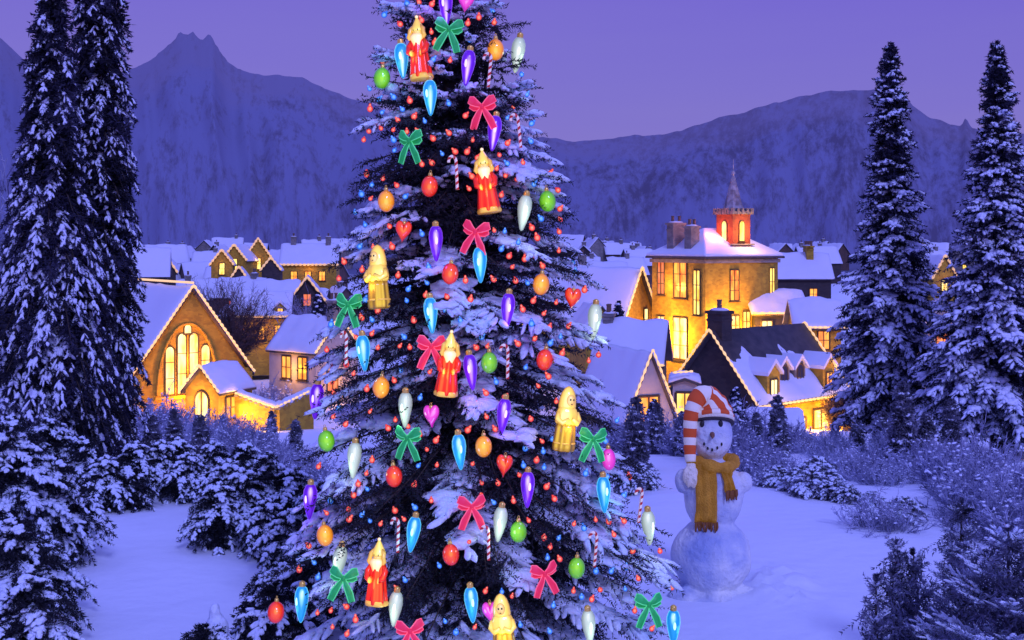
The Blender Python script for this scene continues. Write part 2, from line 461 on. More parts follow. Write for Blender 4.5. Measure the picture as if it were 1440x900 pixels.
def lumps(rng, P, D, U, a, b, c, sub=1, jit=.22):
    """irregular ellipsoids: centre P, long axis D (half a), up axis U (half c), side half b"""
    tv, tf = ICO[sub]
    n = len(P)
    if n == 0: return np.zeros((0, 3)), np.zeros((0, 3), int)
    S = nrm(np.cross(D, U)); U2 = np.cross(S, D)
    k = 1 + jit * rng.uniform(-1, 1, (n, len(tv), 1))
    T = tv[None] * k
    V = P[:, None] + D[:, None] * (T[..., 0:1] * a[:, None, None]) + S[:, None] * (T[..., 1:2] * b[:, None, None]) + U2[:, None] * (T[..., 2:3] * c[:, None, None])
    F = tf[None] + (np.arange(n) * len(tv))[:, None, None]
    return V.reshape(-1, 3), F.reshape(-1, 3)


def needles(rng, P0, D, L, per, nl, nw, spread=.85):
    """thin triangles along twigs (start P0, unit D, length L)"""
    n = len(P0)
    s = (np.arange(per)[None, :] + rng.uniform(0, 1, (n, per))) / per
    ref = nrm(rng.normal(size=(n, per, 3)))
    Dn = np.repeat(D[:, None], per, 1)
    perp = nrm(ref - Dn * np.sum(ref * Dn, -1, keepdims=True))
    nd = nrm(Dn * .65 + perp * spread)
    base = P0[:, None] + Dn * (s * L[:, None])[..., None]
    ln = nl * rng.uniform(.6, 1.25, (n, per, 1)) * (1 - .35 * s[..., None])
    side = nrm(np.cross(nd, nrm(rng.normal(size=(n, per, 3))))) * (nw * .5)
    V = np.stack([base - side, base + side, base + nd * ln], 2).reshape(-1, 3)
    return V, np.arange(len(V)).reshape(-1, 3)


def sticks(P0, P1, r0, r1):
    """three-sided tapered twigs"""
    d = nrm(P1 - P0)
    ref = np.where(np.abs(d[:, 2:3]) < .9, np.array([[0, 0, 1.]]), np.array([[1., 0, 0]]))
    x = nrm(np.cross(d, ref)); y = np.cross(d, x)
    V = []
    for P, r in ((P0, r0), (P1, r1)):
        for k in range(3):
            a = 2 * math.pi * k / 3
            V.append(P + (x * math.cos(a) + y * math.sin(a)) * r[:, None])
    V = np.stack(V, 1)
    f = np.array([[0, 1, 4, 3], [1, 2, 5, 4], [2, 0, 3, 5]])
    F = f[None] + (np.arange(len(P0)) * 6)[:, None, None]
    return V.reshape(-1, 3), F.reshape(-1, 4)


def cat_mesh(parts):
    V = []; F = []; o = 0
    for v, f in parts:
        if len(v) == 0: continue
        V.append(v); F.append(f + o); o += len(v)
    return np.concatenate(V), np.concatenate(F)


def conifer(seed, H, Rf, nb, trunk_r, rise, sag, tw_step, tw_len, per, nl, nw, snow_p, snow_w, snow_sub=0, hmin=.04, tier=0, upturn=0, lean=(0, 0),
            extra=None, hang=0, z_exp=1.0, tw_ang=55, snow_patch=.5, jitter=(.72, 1.05), reach=None, clump=0, pad=.5, blunt=False, clear=None):
    """returns needle, snow and wood (verts, faces). Boughs leave a tapered trunk; each carries side twigs set with needles and pads of snow."""
    rng = np.random.default_rng(seed)
    # heights with more boughs where the tree is wide
    hh = np.linspace(hmin, .995, 400) * H
    wgt = np.array([Rf(h / H) for h in hh]) + .12 * Rf(0.1); cdf = np.cumsum(wgt) / wgt.sum()
    h = np.interp((np.arange(nb) + rng.uniform(0, 1, nb)) / nb, cdf, hh)
    if tier:
        h = np.round(h / tier) * tier + rng.normal(0, tier * .17, nb)
        h = np.clip(h, hmin * H, H * .995)
    az = np.arange(nb) * 2.39996 + rng.uniform(-.5, .5, nb)
    L = np.array([Rf(x / H) for x in h]) * rng.uniform(jitter[0], jitter[1], nb)
    if reach is not None: L = L * reach(np.mod(az, 2 * math.pi), h)
    f = 1 - h / H
    ri = rise(f) + rng.normal(0, .07, nb); sg = sag(f) * rng.uniform(.8, 1.2, nb)
    hs = h - (ri - sg) * L * .8                     # so that the tip ends near height h
    hs = np.clip(hs, .02 * H, H * .992)
    if extra is not None and len(extra):
        e = np.array(extra); hs = np.concatenate([hs, e[:, 0]]); az = np.concatenate([az, e[:, 1]]); L = np.concatenate([L, e[:, 2]])
        ri = np.concatenate([ri, e[:, 3]]); sg = np.concatenate([sg, e[:, 4]])
    nb = len(hs)
    B = np.stack([lean[0] * hs / H, lean[1] * hs / H, hs], -1)
    hd = np.stack([np.cos(az), np.sin(az), 0 * az], -1)
    pt = lambda i, t: B[i] + hd[i] * (L[i] * t)[:, None] + np.array([0, 0, 1.]) * ((ri[i] * t - sg[i] * t ** 2 + upturn * t ** 4) * L[i])[:, None]
    tg = lambda i, t: nrm(hd[i] + np.array([0, 0, 1.]) * (ri[i] - 2 * sg[i] * t + 4 * upturn * t ** 3)[:, None])
    # twigs
    nt_ = np.maximum(4, (L / tw_step).astype(int)) * 2
    bi = np.repeat(np.arange(nb), nt_)
    k = np.concatenate([np.arange(n) for n in nt_])
    t = np.clip((k // 2 + rng.uniform(0, 1, len(k))) / (nt_[bi] / 2) * .9 + .1, 0, 1)
    sd = np.where(k % 2 == 0, 1., -1.)
    P0 = pt(bi, t); T = tg(bi, t); Sx = nrm(np.cross(T, np.array([0, 0, 1.])))
    th = R(tw_ang) * (1 - .35 * t) * rng.uniform(.75, 1.2, len(t))
    D = nrm(T * np.cos(th)[:, None] + Sx * (sd * np.sin(th))[:, None] + np.array([0, 0, -1.]) * (hang * rng.uniform(.3, 1.3, len(t)))[:, None] + rng.normal(0, .09, (len(t), 3)))
    shp = (lambda q: .42 + .62 * np.sin(np.pi * np.clip(q * .82 + .06, 0, 1)) ** 1.2) if blunt else (lambda q: (1 - q) ** .7)
    tl = np.clip(tw_len * np.sqrt(np.maximum(L[bi], .05)) * shp(t) + tw_len * .22, .03, 10) * rng.uniform(.7, 1.15, len(t))
    def free(Q):
        ok = np.ones(len(Q), bool)
        if clear is not None:
            for c_, r_ in clear: ok &= np.sum((Q - c_) ** 2, -1) > r_ * r_
        return ok
    if clear is not None:                                # boughs are parted where an ornament hangs
        ok = free(P0 + D * tl[:, None]) & free(P0 + D * (tl * .5)[:, None])
        P0, D, tl, bi, t = P0[ok], D[ok], tl[ok], bi[ok], t[ok]
    # leading shoots
    P0 = np.concatenate([P0, pt(np.arange(nb), np.full(nb, .9))]); D = np.concatenate([D, tg(np.arange(nb), np.full(nb, .95))])
    tl = np.concatenate([tl, L * .12 + tw_len * .25]); bi = np.concatenate([bi, np.arange(nb)]); t = np.concatenate([t, np.full(nb, .9)])
    parts = [needles(rng, P0, D, tl, per, nl, nw)]
    # inner dark foliage along the bough underside and trunk
    nd = nb * 5
    ib = rng.integers(0, nb, nd); it = rng.uniform(.05, .75, nd)
    dd = nrm(np.stack([rng.normal(0, .5, nd), rng.normal(0, .5, nd), -np.ones(nd)], -1) + .4 * tg(ib, it))
    parts.append(needles(rng, pt(ib, it), dd, tw_len * .9 * rng.uniform(.5, 1.2, nd), per, nl * 1.5, nw * 1.6))
    # tip of the tree
    nt2 = 14
    parts.append(needles(rng, np.tile(np.array([[lean[0], lean[1], H * .97]]), (nt2, 1)), nrm(np.stack([rng.normal(0, .12, nt2), rng.normal(0, .12, nt2), np.ones(nt2)], -1)), np.full(nt2, H * .03), per, nl, nw))
    ndl = cat_mesh(parts)
    # snow pads: a bough is snowed in or swept bare as a whole, with ragged twigs
    if clump:
        am = np.mod(az, 2 * math.pi); fn = fbm(np.cos(am) * clump + 9, hs * clump * .9 + np.sin(am) * clump, seed + 5, 2) + rng.normal(0, .12, nb)
        bs = fn > np.quantile(fn, 1 - snow_p)
    else:
        bs = rng.uniform(0, 1, nb) < snow_p
    pt_noise = fbm(P0[:, 0] * 2.1 + P0[:, 1] * 1.3, P0[:, 2] * 2.4, seed + 3, 2)
    sel = (bs[bi] & (rng.uniform(0, 1, len(bi)) < .86) & (t > .22)) | ((~bs[bi]) & (pt_noise > snow_patch * .36) & (t > .45))
    sel &= D[:, 2] < .8
    n = sel.sum(); up = np.tile(np.array([[0, 0, 1.]]), (n, 1))
    a = tl[sel] * rng.uniform(.30, .46, n); b = snow_w * rng.uniform(.45, 1.15, n); c = snow_w * rng.uniform(.45, .85, n)
    Pc = P0[sel] + D[sel] * (tl[sel] * rng.uniform(.38, .5, n))[:, None] + up * (c * .55)[:, None]
    snow = [lumps(rng, Pc, D[sel], up + 1e-3, a, b, c, snow_sub)]
    ii = np.nonzero(bs)[0]
    for q in (.3, .45, .6, .74, .88):
        tt = np.full(len(ii), q) + rng.uniform(-.06, .06, len(ii))
        u = np.tile(np.array([[0, 0, 1.]]), (len(ii), 1))
        tq = (tw_len * np.sqrt(np.maximum(L[ii], .05)) * shp(q) + tw_len * .22) * pad
        if clear is not None:
            ok = free(pt(ii, tt)); ii_ = ii; ii, tt, u, tq = ii[ok], tt[ok], u[ok], tq[ok]
        ww = np.maximum(tq, snow_w) * rng.uniform(.7, 1.15, len(ii)); hh2 = np.minimum(ww * .6, snow_w * rng.uniform(.8, 1.3, len(ii)))
        for _r in range(3):                              # several crumbly heaps rather than one smooth pad
            sc_ = rng.uniform(.42, .78, len(ii)); w2 = ww * sc_
            off = nrm(np.cross(tg(ii, tt), u)) * (ww * rng.uniform(-.62, .62, len(ii)))[:, None] + tg(ii, tt) * (ww * rng.uniform(-.5, .5, len(ii)))[:, None]
            snow.append(lumps(rng, pt(ii, tt) + off + u * (hh2 * .55)[:, None], tg(ii, tt), u + 1e-3, np.maximum(L[ii] * .09 * sc_, w2 * .8), w2, hh2 * rng.uniform(.7, 1.2, len(ii)), max(snow_sub, 1), .32))
        if clear is not None: ii = ii_
    snw = cat_mesh(snow)
    # wood: trunk and bough axes
    zt = np.linspace(-.35, 1, 12) * H
    zt[0] = -.35
    seg = 9; V = []
    for z in zt:
        r = trunk_r * max(.06, 1 - max(z, 0) / H) * (1.25 if z <= 0 else 1)
        for q in range(seg):
            aa = 2 * math.pi * q / seg
            V.append((lean[0] * max(z, 0) / H + r * math.cos(aa), lean[1] * max(z, 0) / H + r * math.sin(aa), z))
    F = [(i * seg + q, i * seg + (q + 1) % seg, (i + 1) * seg + (q + 1) % seg, (i + 1) * seg + q) for i in range(len(zt) - 1) for q in range(seg)]
    ids = np.arange(nb); wood = [(np.array(V), np.array(F))]
    q0 = 0
    for q1 in (.35, .7, 1.0):
        r0 = trunk_r * .16 * (1 - q0 * .85) * np.sqrt(L / max(L.max(), .1)); r1 = trunk_r * .16 * (1 - q1 * .85) * np.sqrt(L / max(L.max(), .1))
        wood.append(sticks(pt(ids, np.full(nb, q0)), pt(ids, np.full(nb, q1)), r0, r1)); q0 = q1
    return ndl, snw, cat_mesh(wood)


def tree_object(name, loc, geo, mats, label, cat='tree', group=None, rz=0.0, scale=1.0):
    r = empty(name, loc, rz); r.scale = (scale,) * 3
    tag(r, label, cat, group)
    if geo is not None:
        obj('trunk', mesh_np('trunk', *geo[2], True), mats[2], r)
        obj('crown', mesh_np('crown', *geo[0]), mats[0], r)
        if len(geo[1][0]): obj('snow_clumps', mesh_np('snow_clumps', *geo[1], True), mats[1], r)
    return r


def twiggy(seed, h, spread, n, sub, r, lean_up=.8, base_r=.12, tw=.3, levels=1, curl=.25):
    """bare shrub: a fan of stems with fine side twigs (verts, faces)"""
    rng = np.random.default_rng(seed)
    a = rng.uniform(0, 2 * math.pi, n); b = np.sqrt(rng.uniform(0, 1, n)) * base_r
    P = np.stack([np.cos(a) * b, np.sin(a) * b, np.full(n, -.15)], -1)
    out = rng.uniform(0, 1, n) ** .8 * spread
    D = nrm(np.stack([np.cos(a) * out, np.sin(a) * out, np.full(n, lean_up)], -1))
    ln = h * rng.uniform(.55, 1.05, n) * (1 - .25 * out / max(spread, .01))
    parts = []; segs = 4; Ps = [P]
    cur = P; d = D
    for s in range(segs):
        d = nrm(d + rng.normal(0, curl * .35, (n, 3)) + np.array([0, 0, .10 * curl]))
        nx = cur + d * (ln / segs)[:, None]
        parts.append(sticks(cur, nx, np.full(n, r * (1 - s / segs * .7)), np.full(n, r * (1 - (s + 1) / segs * .7))))
        m = sub // segs
        for _ in range(m):
            u = rng.uniform(0, 1, n)
            p0 = cur + (nx - cur) * u[:, None]
            q = nrm(d + rng.normal(0, .55, (n, 3)) + np.array([0, 0, .15]))
            l = tw * rng.uniform(.4, 1.2, n) * (1 - .1 * s)
            p1 = p0 + q * l[:, None]
            parts.append(sticks(p0, p1, np.full(n, r * .55), np.full(n, r * .25)))
            if levels > 1:
                for _k in range(2):
                    u2 = rng.uniform(.2, 1, n); p2 = p0 + (p1 - p0) * u2[:, None]
                    q2 = nrm(q + rng.normal(0, .6, (n, 3)))
                    parts.append(sticks(p2, p2 + q2 * (l * .5)[:, None], np.full(n, r * .4), np.full(n, r * .18)))
        cur = nx
    return cat_mesh(parts)




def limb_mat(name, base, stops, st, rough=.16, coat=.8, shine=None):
    """coloured glass with highlight and limb shading put into its emission by viewing angle"""
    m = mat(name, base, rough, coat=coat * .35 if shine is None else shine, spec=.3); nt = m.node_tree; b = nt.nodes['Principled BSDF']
    lw = nt.nodes.new('ShaderNodeLayerWeight'); lw.inputs[0].default_value = .5  # viewing angle picks the painted highlight and edge tones
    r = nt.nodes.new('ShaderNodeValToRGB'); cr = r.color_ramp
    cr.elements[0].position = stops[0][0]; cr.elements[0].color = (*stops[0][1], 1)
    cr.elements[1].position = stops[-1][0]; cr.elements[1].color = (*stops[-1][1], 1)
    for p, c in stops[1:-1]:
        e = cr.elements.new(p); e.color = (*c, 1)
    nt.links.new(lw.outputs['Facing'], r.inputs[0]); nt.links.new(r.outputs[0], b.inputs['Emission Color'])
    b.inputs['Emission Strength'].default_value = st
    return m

# ------------------------------------------------------------------ the decorated tree and its ornaments
TY = 9.0; MP = TY / FPX
TX = (682 - HX) * MP
HT = 7.27
LEAN = (-84 * MP, 0)


def tree_R(u):
    z = u * HT
    py = HY - (z - CAMZ) / MP
    return max(.03, (79 + .226 * py) * MP) * (1.0 if py > -250 else .92)


ORN = [  # kind, px, py, label
 ('bearded_figurine', 589, 68, 'bearded red-robed figurine glowing beside the topmost green bow'),
 ('bearded_figurine', 683, 255, 'bearded red-robed figurine hanging between a candy cane and a white bulb'),
 ('bearded_figurine', 631, 512, 'bearded red-robed figurine covering half of a pink-red bow'),
 ('bearded_figurine', 531, 805, 'bearded red-robed figurine low on the tree above a pale white bulb'),
 ('veiled_figurine', 531, 388, 'golden veiled figurine hanging above a green bow at the tree edge'),
 ('veiled_figurine', 797, 588, 'golden veiled figurine hanging beside a green bow and pink bauble'),
 ('veiled_figurine', 707, 880, 'golden veiled figurine at the very bottom, beside a pink heart'),
 ('green_bauble', 537, 110, 'topmost green bauble, out on a branch tip against the mountain'),
 ('green_bauble', 770, 283, 'green bauble hanging beside a white bulb at the tree edge'),
 ('green_bauble', 688, 510, 'green bauble between a purple bulb and a candy cane'),
 ('green_bauble', 459, 620, 'green bauble in front of the snowy bushes, below a purple bulb'),
 ('green_bauble', 729, 748, 'green bauble hanging just below a white bulb'),
 ('green_bauble', 811, 799, 'green bauble below the tip of a candy cane'),
 ('yellow_bauble', 697, 70, 'topmost yellow bauble, touching a candy cane'),
 ('yellow_bauble', 543, 283, 'yellow bauble hanging beside a red bauble high on the tree'),
 ('yellow_bauble', 761, 400, 'yellow bauble near a red heart at the tree edge'),
 ('yellow_bauble', 536, 545, 'yellow bauble above a white bulb halfway up the tree'),
 ('yellow_bauble', 680, 628, 'yellow bauble beside a pale blue bulb, above a red heart'),
 ('yellow_bauble', 457, 753, 'lowest yellow bauble, above a white bulb and green bow'),
 ('red_bauble', 604, 262, 'topmost red bauble, beside a candy cane'),
 ('red_bauble', 633, 385, 'red bauble below a purple bulb and beside a blue bulb'),
 ('red_bauble', 766, 506, 'red bauble by itself near the village edge of the tree'),
 ('red_bauble', 554, 670, 'red bauble hanging below a green bow'),
 ('red_bauble', 634, 780, 'red bauble hanging below a pink-red bow and above a blue bulb'),
 ('red_bauble', 388, 861, 'lowest red bauble, out over the snow beside a blue bulb'),
 ('red_heart', 567, 326, 'red heart ornament above the highest golden figurine'),
 ('red_heart', 805, 420, 'red heart ornament beside a yellow bauble at the tree edge'),
 ('red_heart', 709, 655, 'red heart ornament below a yellow bauble'),
 ('pink_heart', 655, 3, 'pink heart ornament cut by the top of the picture'),
 ('pink_heart', 607, 585, 'pink heart ornament beside a white bulb, halfway down the tree'),
 ('pink_heart', 690, 862, 'pink heart ornament above the lowest golden figurine'),
 ('pink_bauble', 856, 646, 'only pink bauble, hanging under a green bow'),
 ('blue_bulb', 565, 83, 'pale blue bulb hanging beside the topmost bearded figurine'),
 ('blue_bulb', 605, 135, 'pale blue bulb just below the topmost bearded figurine'),
 ('blue_bulb', 675, 370, 'pale blue bulb tucked under a pink-red bow'),
 ('blue_bulb', 606, 441, 'pale blue bulb hanging alone above a bearded figurine'),
 ('blue_bulb', 511, 494, 'pale blue bulb beside a candy cane under a green bow'),
 ('blue_bulb', 646, 633, 'pale blue bulb between a green bow and a yellow bauble'),
 ('blue_bulb', 849, 693, 'pale blue bulb below the pink bauble'),
 ('blue_bulb', 581, 749, 'pale blue bulb beside a candy cane above a bearded figurine'),
 ('blue_bulb', 424, 847, 'pale blue bulb beside the lowest red bauble'),
 ('blue_bulb', 663, 848, 'pale blue bulb beside the lowest pink heart'),
 ('blue_bulb', 947, 880, 'pale blue bulb on the outermost low tip, nearest the snowman'),
 ('purple_bulb', 627, 8, 'topmost purple bulb, above the topmost green bow'),
 ('purple_bulb', 658, 93, 'purple bulb below the topmost green bow'),
 ('purple_bulb', 695, 185, 'purple bulb partly behind the highest pink-red bow'),
 ('purple_bulb', 613, 340, 'purple bulb between a red heart and a pink-red bow'),
 ('purple_bulb', 714, 435, 'purple bulb above a candy cane in mid tree'),
 ('purple_bulb', 662, 521, 'purple bulb between a bearded figurine and a green bauble'),
 ('purple_bulb', 708, 583, 'purple bulb just below a candy cane'),
 ('purple_bulb', 742, 686, 'purple bulb beside a red heart in the lower tree'),
 ('purple_bulb', 445, 562, 'purple bulb in front of the stone wall, above a green bauble'),
 ('purple_bulb', 436, 703, 'purple bulb above the lowest yellow bauble'),
 ('white_bulb', 728, 75, 'topmost milky white bulb, at the edge against the sky'),
 ('white_bulb', 737, 297, 'milky white bulb beside a green bauble near the hill'),
 ('white_bulb', 836, 450, 'milky white bulb on an outer tip in front of the snowy roofs'),
 ('white_bulb', 570, 574, 'milky white bulb beside a pink heart'),
 ('white_bulb', 498, 645, 'milky white bulb near a green bauble above the snowy bushes'),
 ('white_bulb', 703, 735, 'milky white bulb between a pink-red bow and a green bauble'),
 ('white_bulb', 477, 790, 'milky white bulb directly above a green bow'),
 ('white_bulb', 912, 740, 'milky white bulb at the foot of a candy cane near the snowman'),
 ('white_bulb', 556, 854, 'milky white bulb below a bearded figurine, low on the tree'),
 ('white_bulb', 828, 880, 'milky white bulb at the bottom edge, alone under the lowest green bauble'),
 ('green_bow', 630, 51, 'topmost green bow, beside a bearded figurine'),
 ('green_bow', 577, 208, 'green bow above a yellow bauble high on the tree'),
 ('green_bow', 490, 438, 'green bow hanging over a candy cane at the tree edge'),
 ('green_bow', 574, 625, 'green bow between a white bulb and a pale blue bulb'),
 ('green_bow', 833, 627, 'green bow between a golden figurine and the pink bauble'),
 ('green_bow', 482, 823, 'green bow directly under a white bulb'),
 ('green_bow', 912, 860, 'green bow on the low outer branch nearest the snowman'),
 ('red_bow', 679, 160, 'topmost pink-red bow, in front of a purple bulb'),
 ('red_bow', 668, 336, 'pink-red bow just above a pale blue bulb'),
 ('red_bow', 606, 497, 'pink-red bow half hidden by a bearded figurine'),
 ('red_bow', 663, 722, 'pink-red bow beside a white bulb in the lower tree'),
 ('red_bow', 766, 816, 'large pink-red bow beside a green bauble, low on the tree'),
 ('red_bow', 577, 897, 'pink-red bow cut off by the bottom of the picture'),
 ('candy_cane', 689, 98, 'candy cane hooked beside the topmost yellow bauble'),
 ('candy_cane', 730, 183, 'candy cane high up at the edge beside a pink-red bow'),
 ('candy_cane', 642, 242, 'candy cane beside the topmost red bauble'),
 ('candy_cane', 487, 490, 'candy cane under a green bow, beside a pale blue bulb'),
 ('candy_cane', 714, 508, 'candy cane beside a green bauble, mid tree'),
 ('candy_cane', 687, 763, 'candy cane below a pink-red bow and white bulb'),
 ('candy_cane', 838, 772, 'candy cane beside the lowest green bauble'),
 ('candy_cane', 901, 710, 'candy cane out on a tip beside a white bulb near the snowman'),
 ('candy_cane', 560, 752, 'candy cane beside a pale blue bulb, above a bearded figurine'),
]


def on_tree(px, py, k=1.04):
    """the point of the crown's surface towards which the ray through px, py runs; the silhouette when it passes beside"""
    best = None
    for Y in np.arange(6.6, TY + .02, .02):
        p = at(px, py, Y)
        u = min(max(p.z / HT, 0), 1)
        ax = TX + LEAN[0] * u
        d = math.hypot(p.x - ax, p.y - TY) - tree_R(u) * k
        if d <= 0: return p
        if best is None or d < best[0]: best = (d, p)
    return at(px, py, best[1].y - .32)      # hangs just in front of the boughs at the crown's edge


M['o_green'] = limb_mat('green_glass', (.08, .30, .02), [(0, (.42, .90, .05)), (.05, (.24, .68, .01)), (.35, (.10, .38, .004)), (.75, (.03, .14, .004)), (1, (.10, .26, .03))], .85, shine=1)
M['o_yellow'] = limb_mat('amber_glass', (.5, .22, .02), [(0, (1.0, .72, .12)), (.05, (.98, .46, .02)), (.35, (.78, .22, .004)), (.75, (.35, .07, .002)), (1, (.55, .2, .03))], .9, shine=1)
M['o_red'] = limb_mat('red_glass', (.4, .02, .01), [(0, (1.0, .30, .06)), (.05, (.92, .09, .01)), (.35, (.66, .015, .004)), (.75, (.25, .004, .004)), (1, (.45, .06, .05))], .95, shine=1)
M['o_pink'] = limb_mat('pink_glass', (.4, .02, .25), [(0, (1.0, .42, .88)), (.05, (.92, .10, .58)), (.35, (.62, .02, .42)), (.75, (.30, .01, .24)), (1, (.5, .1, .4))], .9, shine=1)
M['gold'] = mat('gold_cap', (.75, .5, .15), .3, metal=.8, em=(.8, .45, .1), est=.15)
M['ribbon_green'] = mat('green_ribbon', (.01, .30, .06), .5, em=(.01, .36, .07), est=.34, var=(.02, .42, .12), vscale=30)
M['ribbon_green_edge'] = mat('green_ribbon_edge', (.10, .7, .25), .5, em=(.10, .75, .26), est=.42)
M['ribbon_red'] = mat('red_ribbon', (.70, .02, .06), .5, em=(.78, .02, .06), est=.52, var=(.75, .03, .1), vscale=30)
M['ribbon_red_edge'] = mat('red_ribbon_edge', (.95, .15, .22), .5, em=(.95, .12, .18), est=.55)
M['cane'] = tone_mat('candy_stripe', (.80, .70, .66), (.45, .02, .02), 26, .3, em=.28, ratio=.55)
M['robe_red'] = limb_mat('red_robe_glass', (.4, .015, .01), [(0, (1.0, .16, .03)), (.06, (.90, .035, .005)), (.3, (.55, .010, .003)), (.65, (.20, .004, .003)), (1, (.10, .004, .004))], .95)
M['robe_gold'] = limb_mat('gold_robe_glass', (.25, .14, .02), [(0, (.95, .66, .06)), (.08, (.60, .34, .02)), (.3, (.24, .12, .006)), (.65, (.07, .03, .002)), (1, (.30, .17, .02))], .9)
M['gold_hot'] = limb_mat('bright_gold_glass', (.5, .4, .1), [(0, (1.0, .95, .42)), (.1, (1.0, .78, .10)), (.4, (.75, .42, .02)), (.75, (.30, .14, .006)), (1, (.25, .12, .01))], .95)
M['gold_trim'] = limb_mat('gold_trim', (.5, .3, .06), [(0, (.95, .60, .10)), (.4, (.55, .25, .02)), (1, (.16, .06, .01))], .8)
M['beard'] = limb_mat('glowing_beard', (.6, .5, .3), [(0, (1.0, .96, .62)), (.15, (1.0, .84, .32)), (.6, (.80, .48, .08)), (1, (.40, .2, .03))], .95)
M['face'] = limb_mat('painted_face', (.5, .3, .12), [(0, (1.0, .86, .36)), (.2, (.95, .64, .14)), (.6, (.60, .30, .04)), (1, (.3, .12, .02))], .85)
M['dot'] = mat('painted_features', (.06, .03, .02), .5)


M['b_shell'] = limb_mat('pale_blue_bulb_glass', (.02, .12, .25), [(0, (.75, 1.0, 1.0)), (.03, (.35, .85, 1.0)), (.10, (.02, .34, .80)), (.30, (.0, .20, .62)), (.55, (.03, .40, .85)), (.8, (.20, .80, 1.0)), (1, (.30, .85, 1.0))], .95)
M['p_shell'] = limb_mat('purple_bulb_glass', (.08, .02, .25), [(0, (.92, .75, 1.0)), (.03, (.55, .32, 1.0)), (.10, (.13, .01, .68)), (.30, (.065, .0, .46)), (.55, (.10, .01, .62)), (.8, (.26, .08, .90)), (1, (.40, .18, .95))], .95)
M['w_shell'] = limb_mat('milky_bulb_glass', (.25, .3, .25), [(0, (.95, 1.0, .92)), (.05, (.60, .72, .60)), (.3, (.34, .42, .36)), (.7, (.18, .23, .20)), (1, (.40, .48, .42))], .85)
M['b_core'] = mat('cyan_core', (.5, .9, 1), .4, em=(.55, .97, 1.0), est=1.1)
M['p_core'] = mat('violet_core', (.7, .4, 1), .4, em=(.85, .66, 1.0), est=1.1)
M['w_core'] = mat('milky_core', (.8, .9, .8), .4, em=(.95, 1.0, .92), est=1.1)
for k in ('b_core', 'p_core', 'w_core', 'o_green', 'o_yellow', 'o_red', 'o_pink', 'gold', 'ribbon_green', 'ribbon_green_edge', 'ribbon_red', 'ribbon_red_edge', 'cane', 'robe_red', 'robe_gold', 'gold_trim', 'face', 'beard', 'gold_hot'):
    nosample(M[k])


def hook(parent, z, m='gold', r=.012):
    b = MB(); b.lathe([(r, z - .004), (r * 1.1, z + .004), (r, z + .014), (r * .6, z + .018)], 10)
    pts = [(0, 0, z + .016)] + [(.006 * math.sin(a), 0, z + .024 - .008 * math.cos(a)) for a in np.linspace(.4, 5.6, 9)]
    c = b.build('cap', M[m], parent, True)
    w = MB(); w.tube(pts, .0018, 5); w.build('hanger', M['gold'], c, True)
    return c


def mk_bauble(root, m, rx=.050, rz=.064):
    b = MB(); b.ell((0, 0, 0), (rx, rx, rz), 24, 16); b.build('glass_ball', m, root, True)
    hook(root, rz)


def mk_heart(root, m):
    b = MB(); n, rg = 40, 9; v = []; f = []
    for j in range(rg + 1):
        ph = math.pi * (j / rg - .5)
        for i in range(n):
            t = 2 * math.pi * i / n
            x = 16 * math.sin(t) ** 3; z = 13 * math.cos(t) - 5 * math.cos(2 * t) - 2 * math.cos(3 * t) - math.cos(4 * t)
            k = math.cos(ph)
            v.append((x * .0031 * k, .034 * math.sin(ph), (z + 2) * .0047 * k))
    for j in range(rg):
        for i in range(n):
            f.append((j * n + i, j * n + (i + 1) % n, (j + 1) * n + (i + 1) % n, (j + 1) * n + i))
    b.add(v, f); b.build('glass_heart', m, root, True)
    hook(root, .046)


BP = [(.004, -.118), (.012, -.108), (.024, -.07), (.036, -.02), (.042, .02), (.040, .055), (.030, .082), (.018, .094)]


def mk_bulb(root, key):
    b = MB(); b.lathe(BP, 20); sh = b.build('glass_shell', M[key + '_shell'], root, True)
    d = MB(); d.ell((0, -.0375, .012), (.009, .007, .026), 12, 8); d.build('filament', M[key + '_core'], sh, True)
    s = MB(); s.lathe([(.018, .090), (.020, .094), (.018, .099), (.020, .104), (.018, .109), (.020, .114), (.012, .122), (.004, .126)], 12)
    s.build('screw_cap', M['gold'], root, True)


def ribbon(path, wid, name, m, parent, medge):
    """a ribbon sheet along path in the x-z plane, wid across, with raised edges as its sub-part"""
    P = [Vector(p) for p in path]; n = len(P); L = []; Rr = []
    for i, p in enumerate(P):
        d = (P[min(i + 1, n - 1)] - P[max(i - 1, 0)]).normalized()
        s = d.cross(Vector((0, 1, 0))).normalized()
        w = wid[i] / 2
        L.append(p + s * w); Rr.append(p - s * w)
    b = MB(); v = []
    for i in range(n):
        v += [L[i], (L[i] + Rr[i]) / 2 + Vector((0, -.012, 0)), Rr[i]]
    b.add(v, [(3 * i + k, 3 * i + k + 1, 3 * i + k + 4, 3 * i + k + 3) for i in range(n - 1) for k in (0, 1)])
    o = b.build(name, m, parent, True)
    e = MB()
    e.tube(list(L) + list(reversed(Rr)) + [L[0]], .0038, 5, cap=False)
    e.build('edging', medge, o, True)
    return o


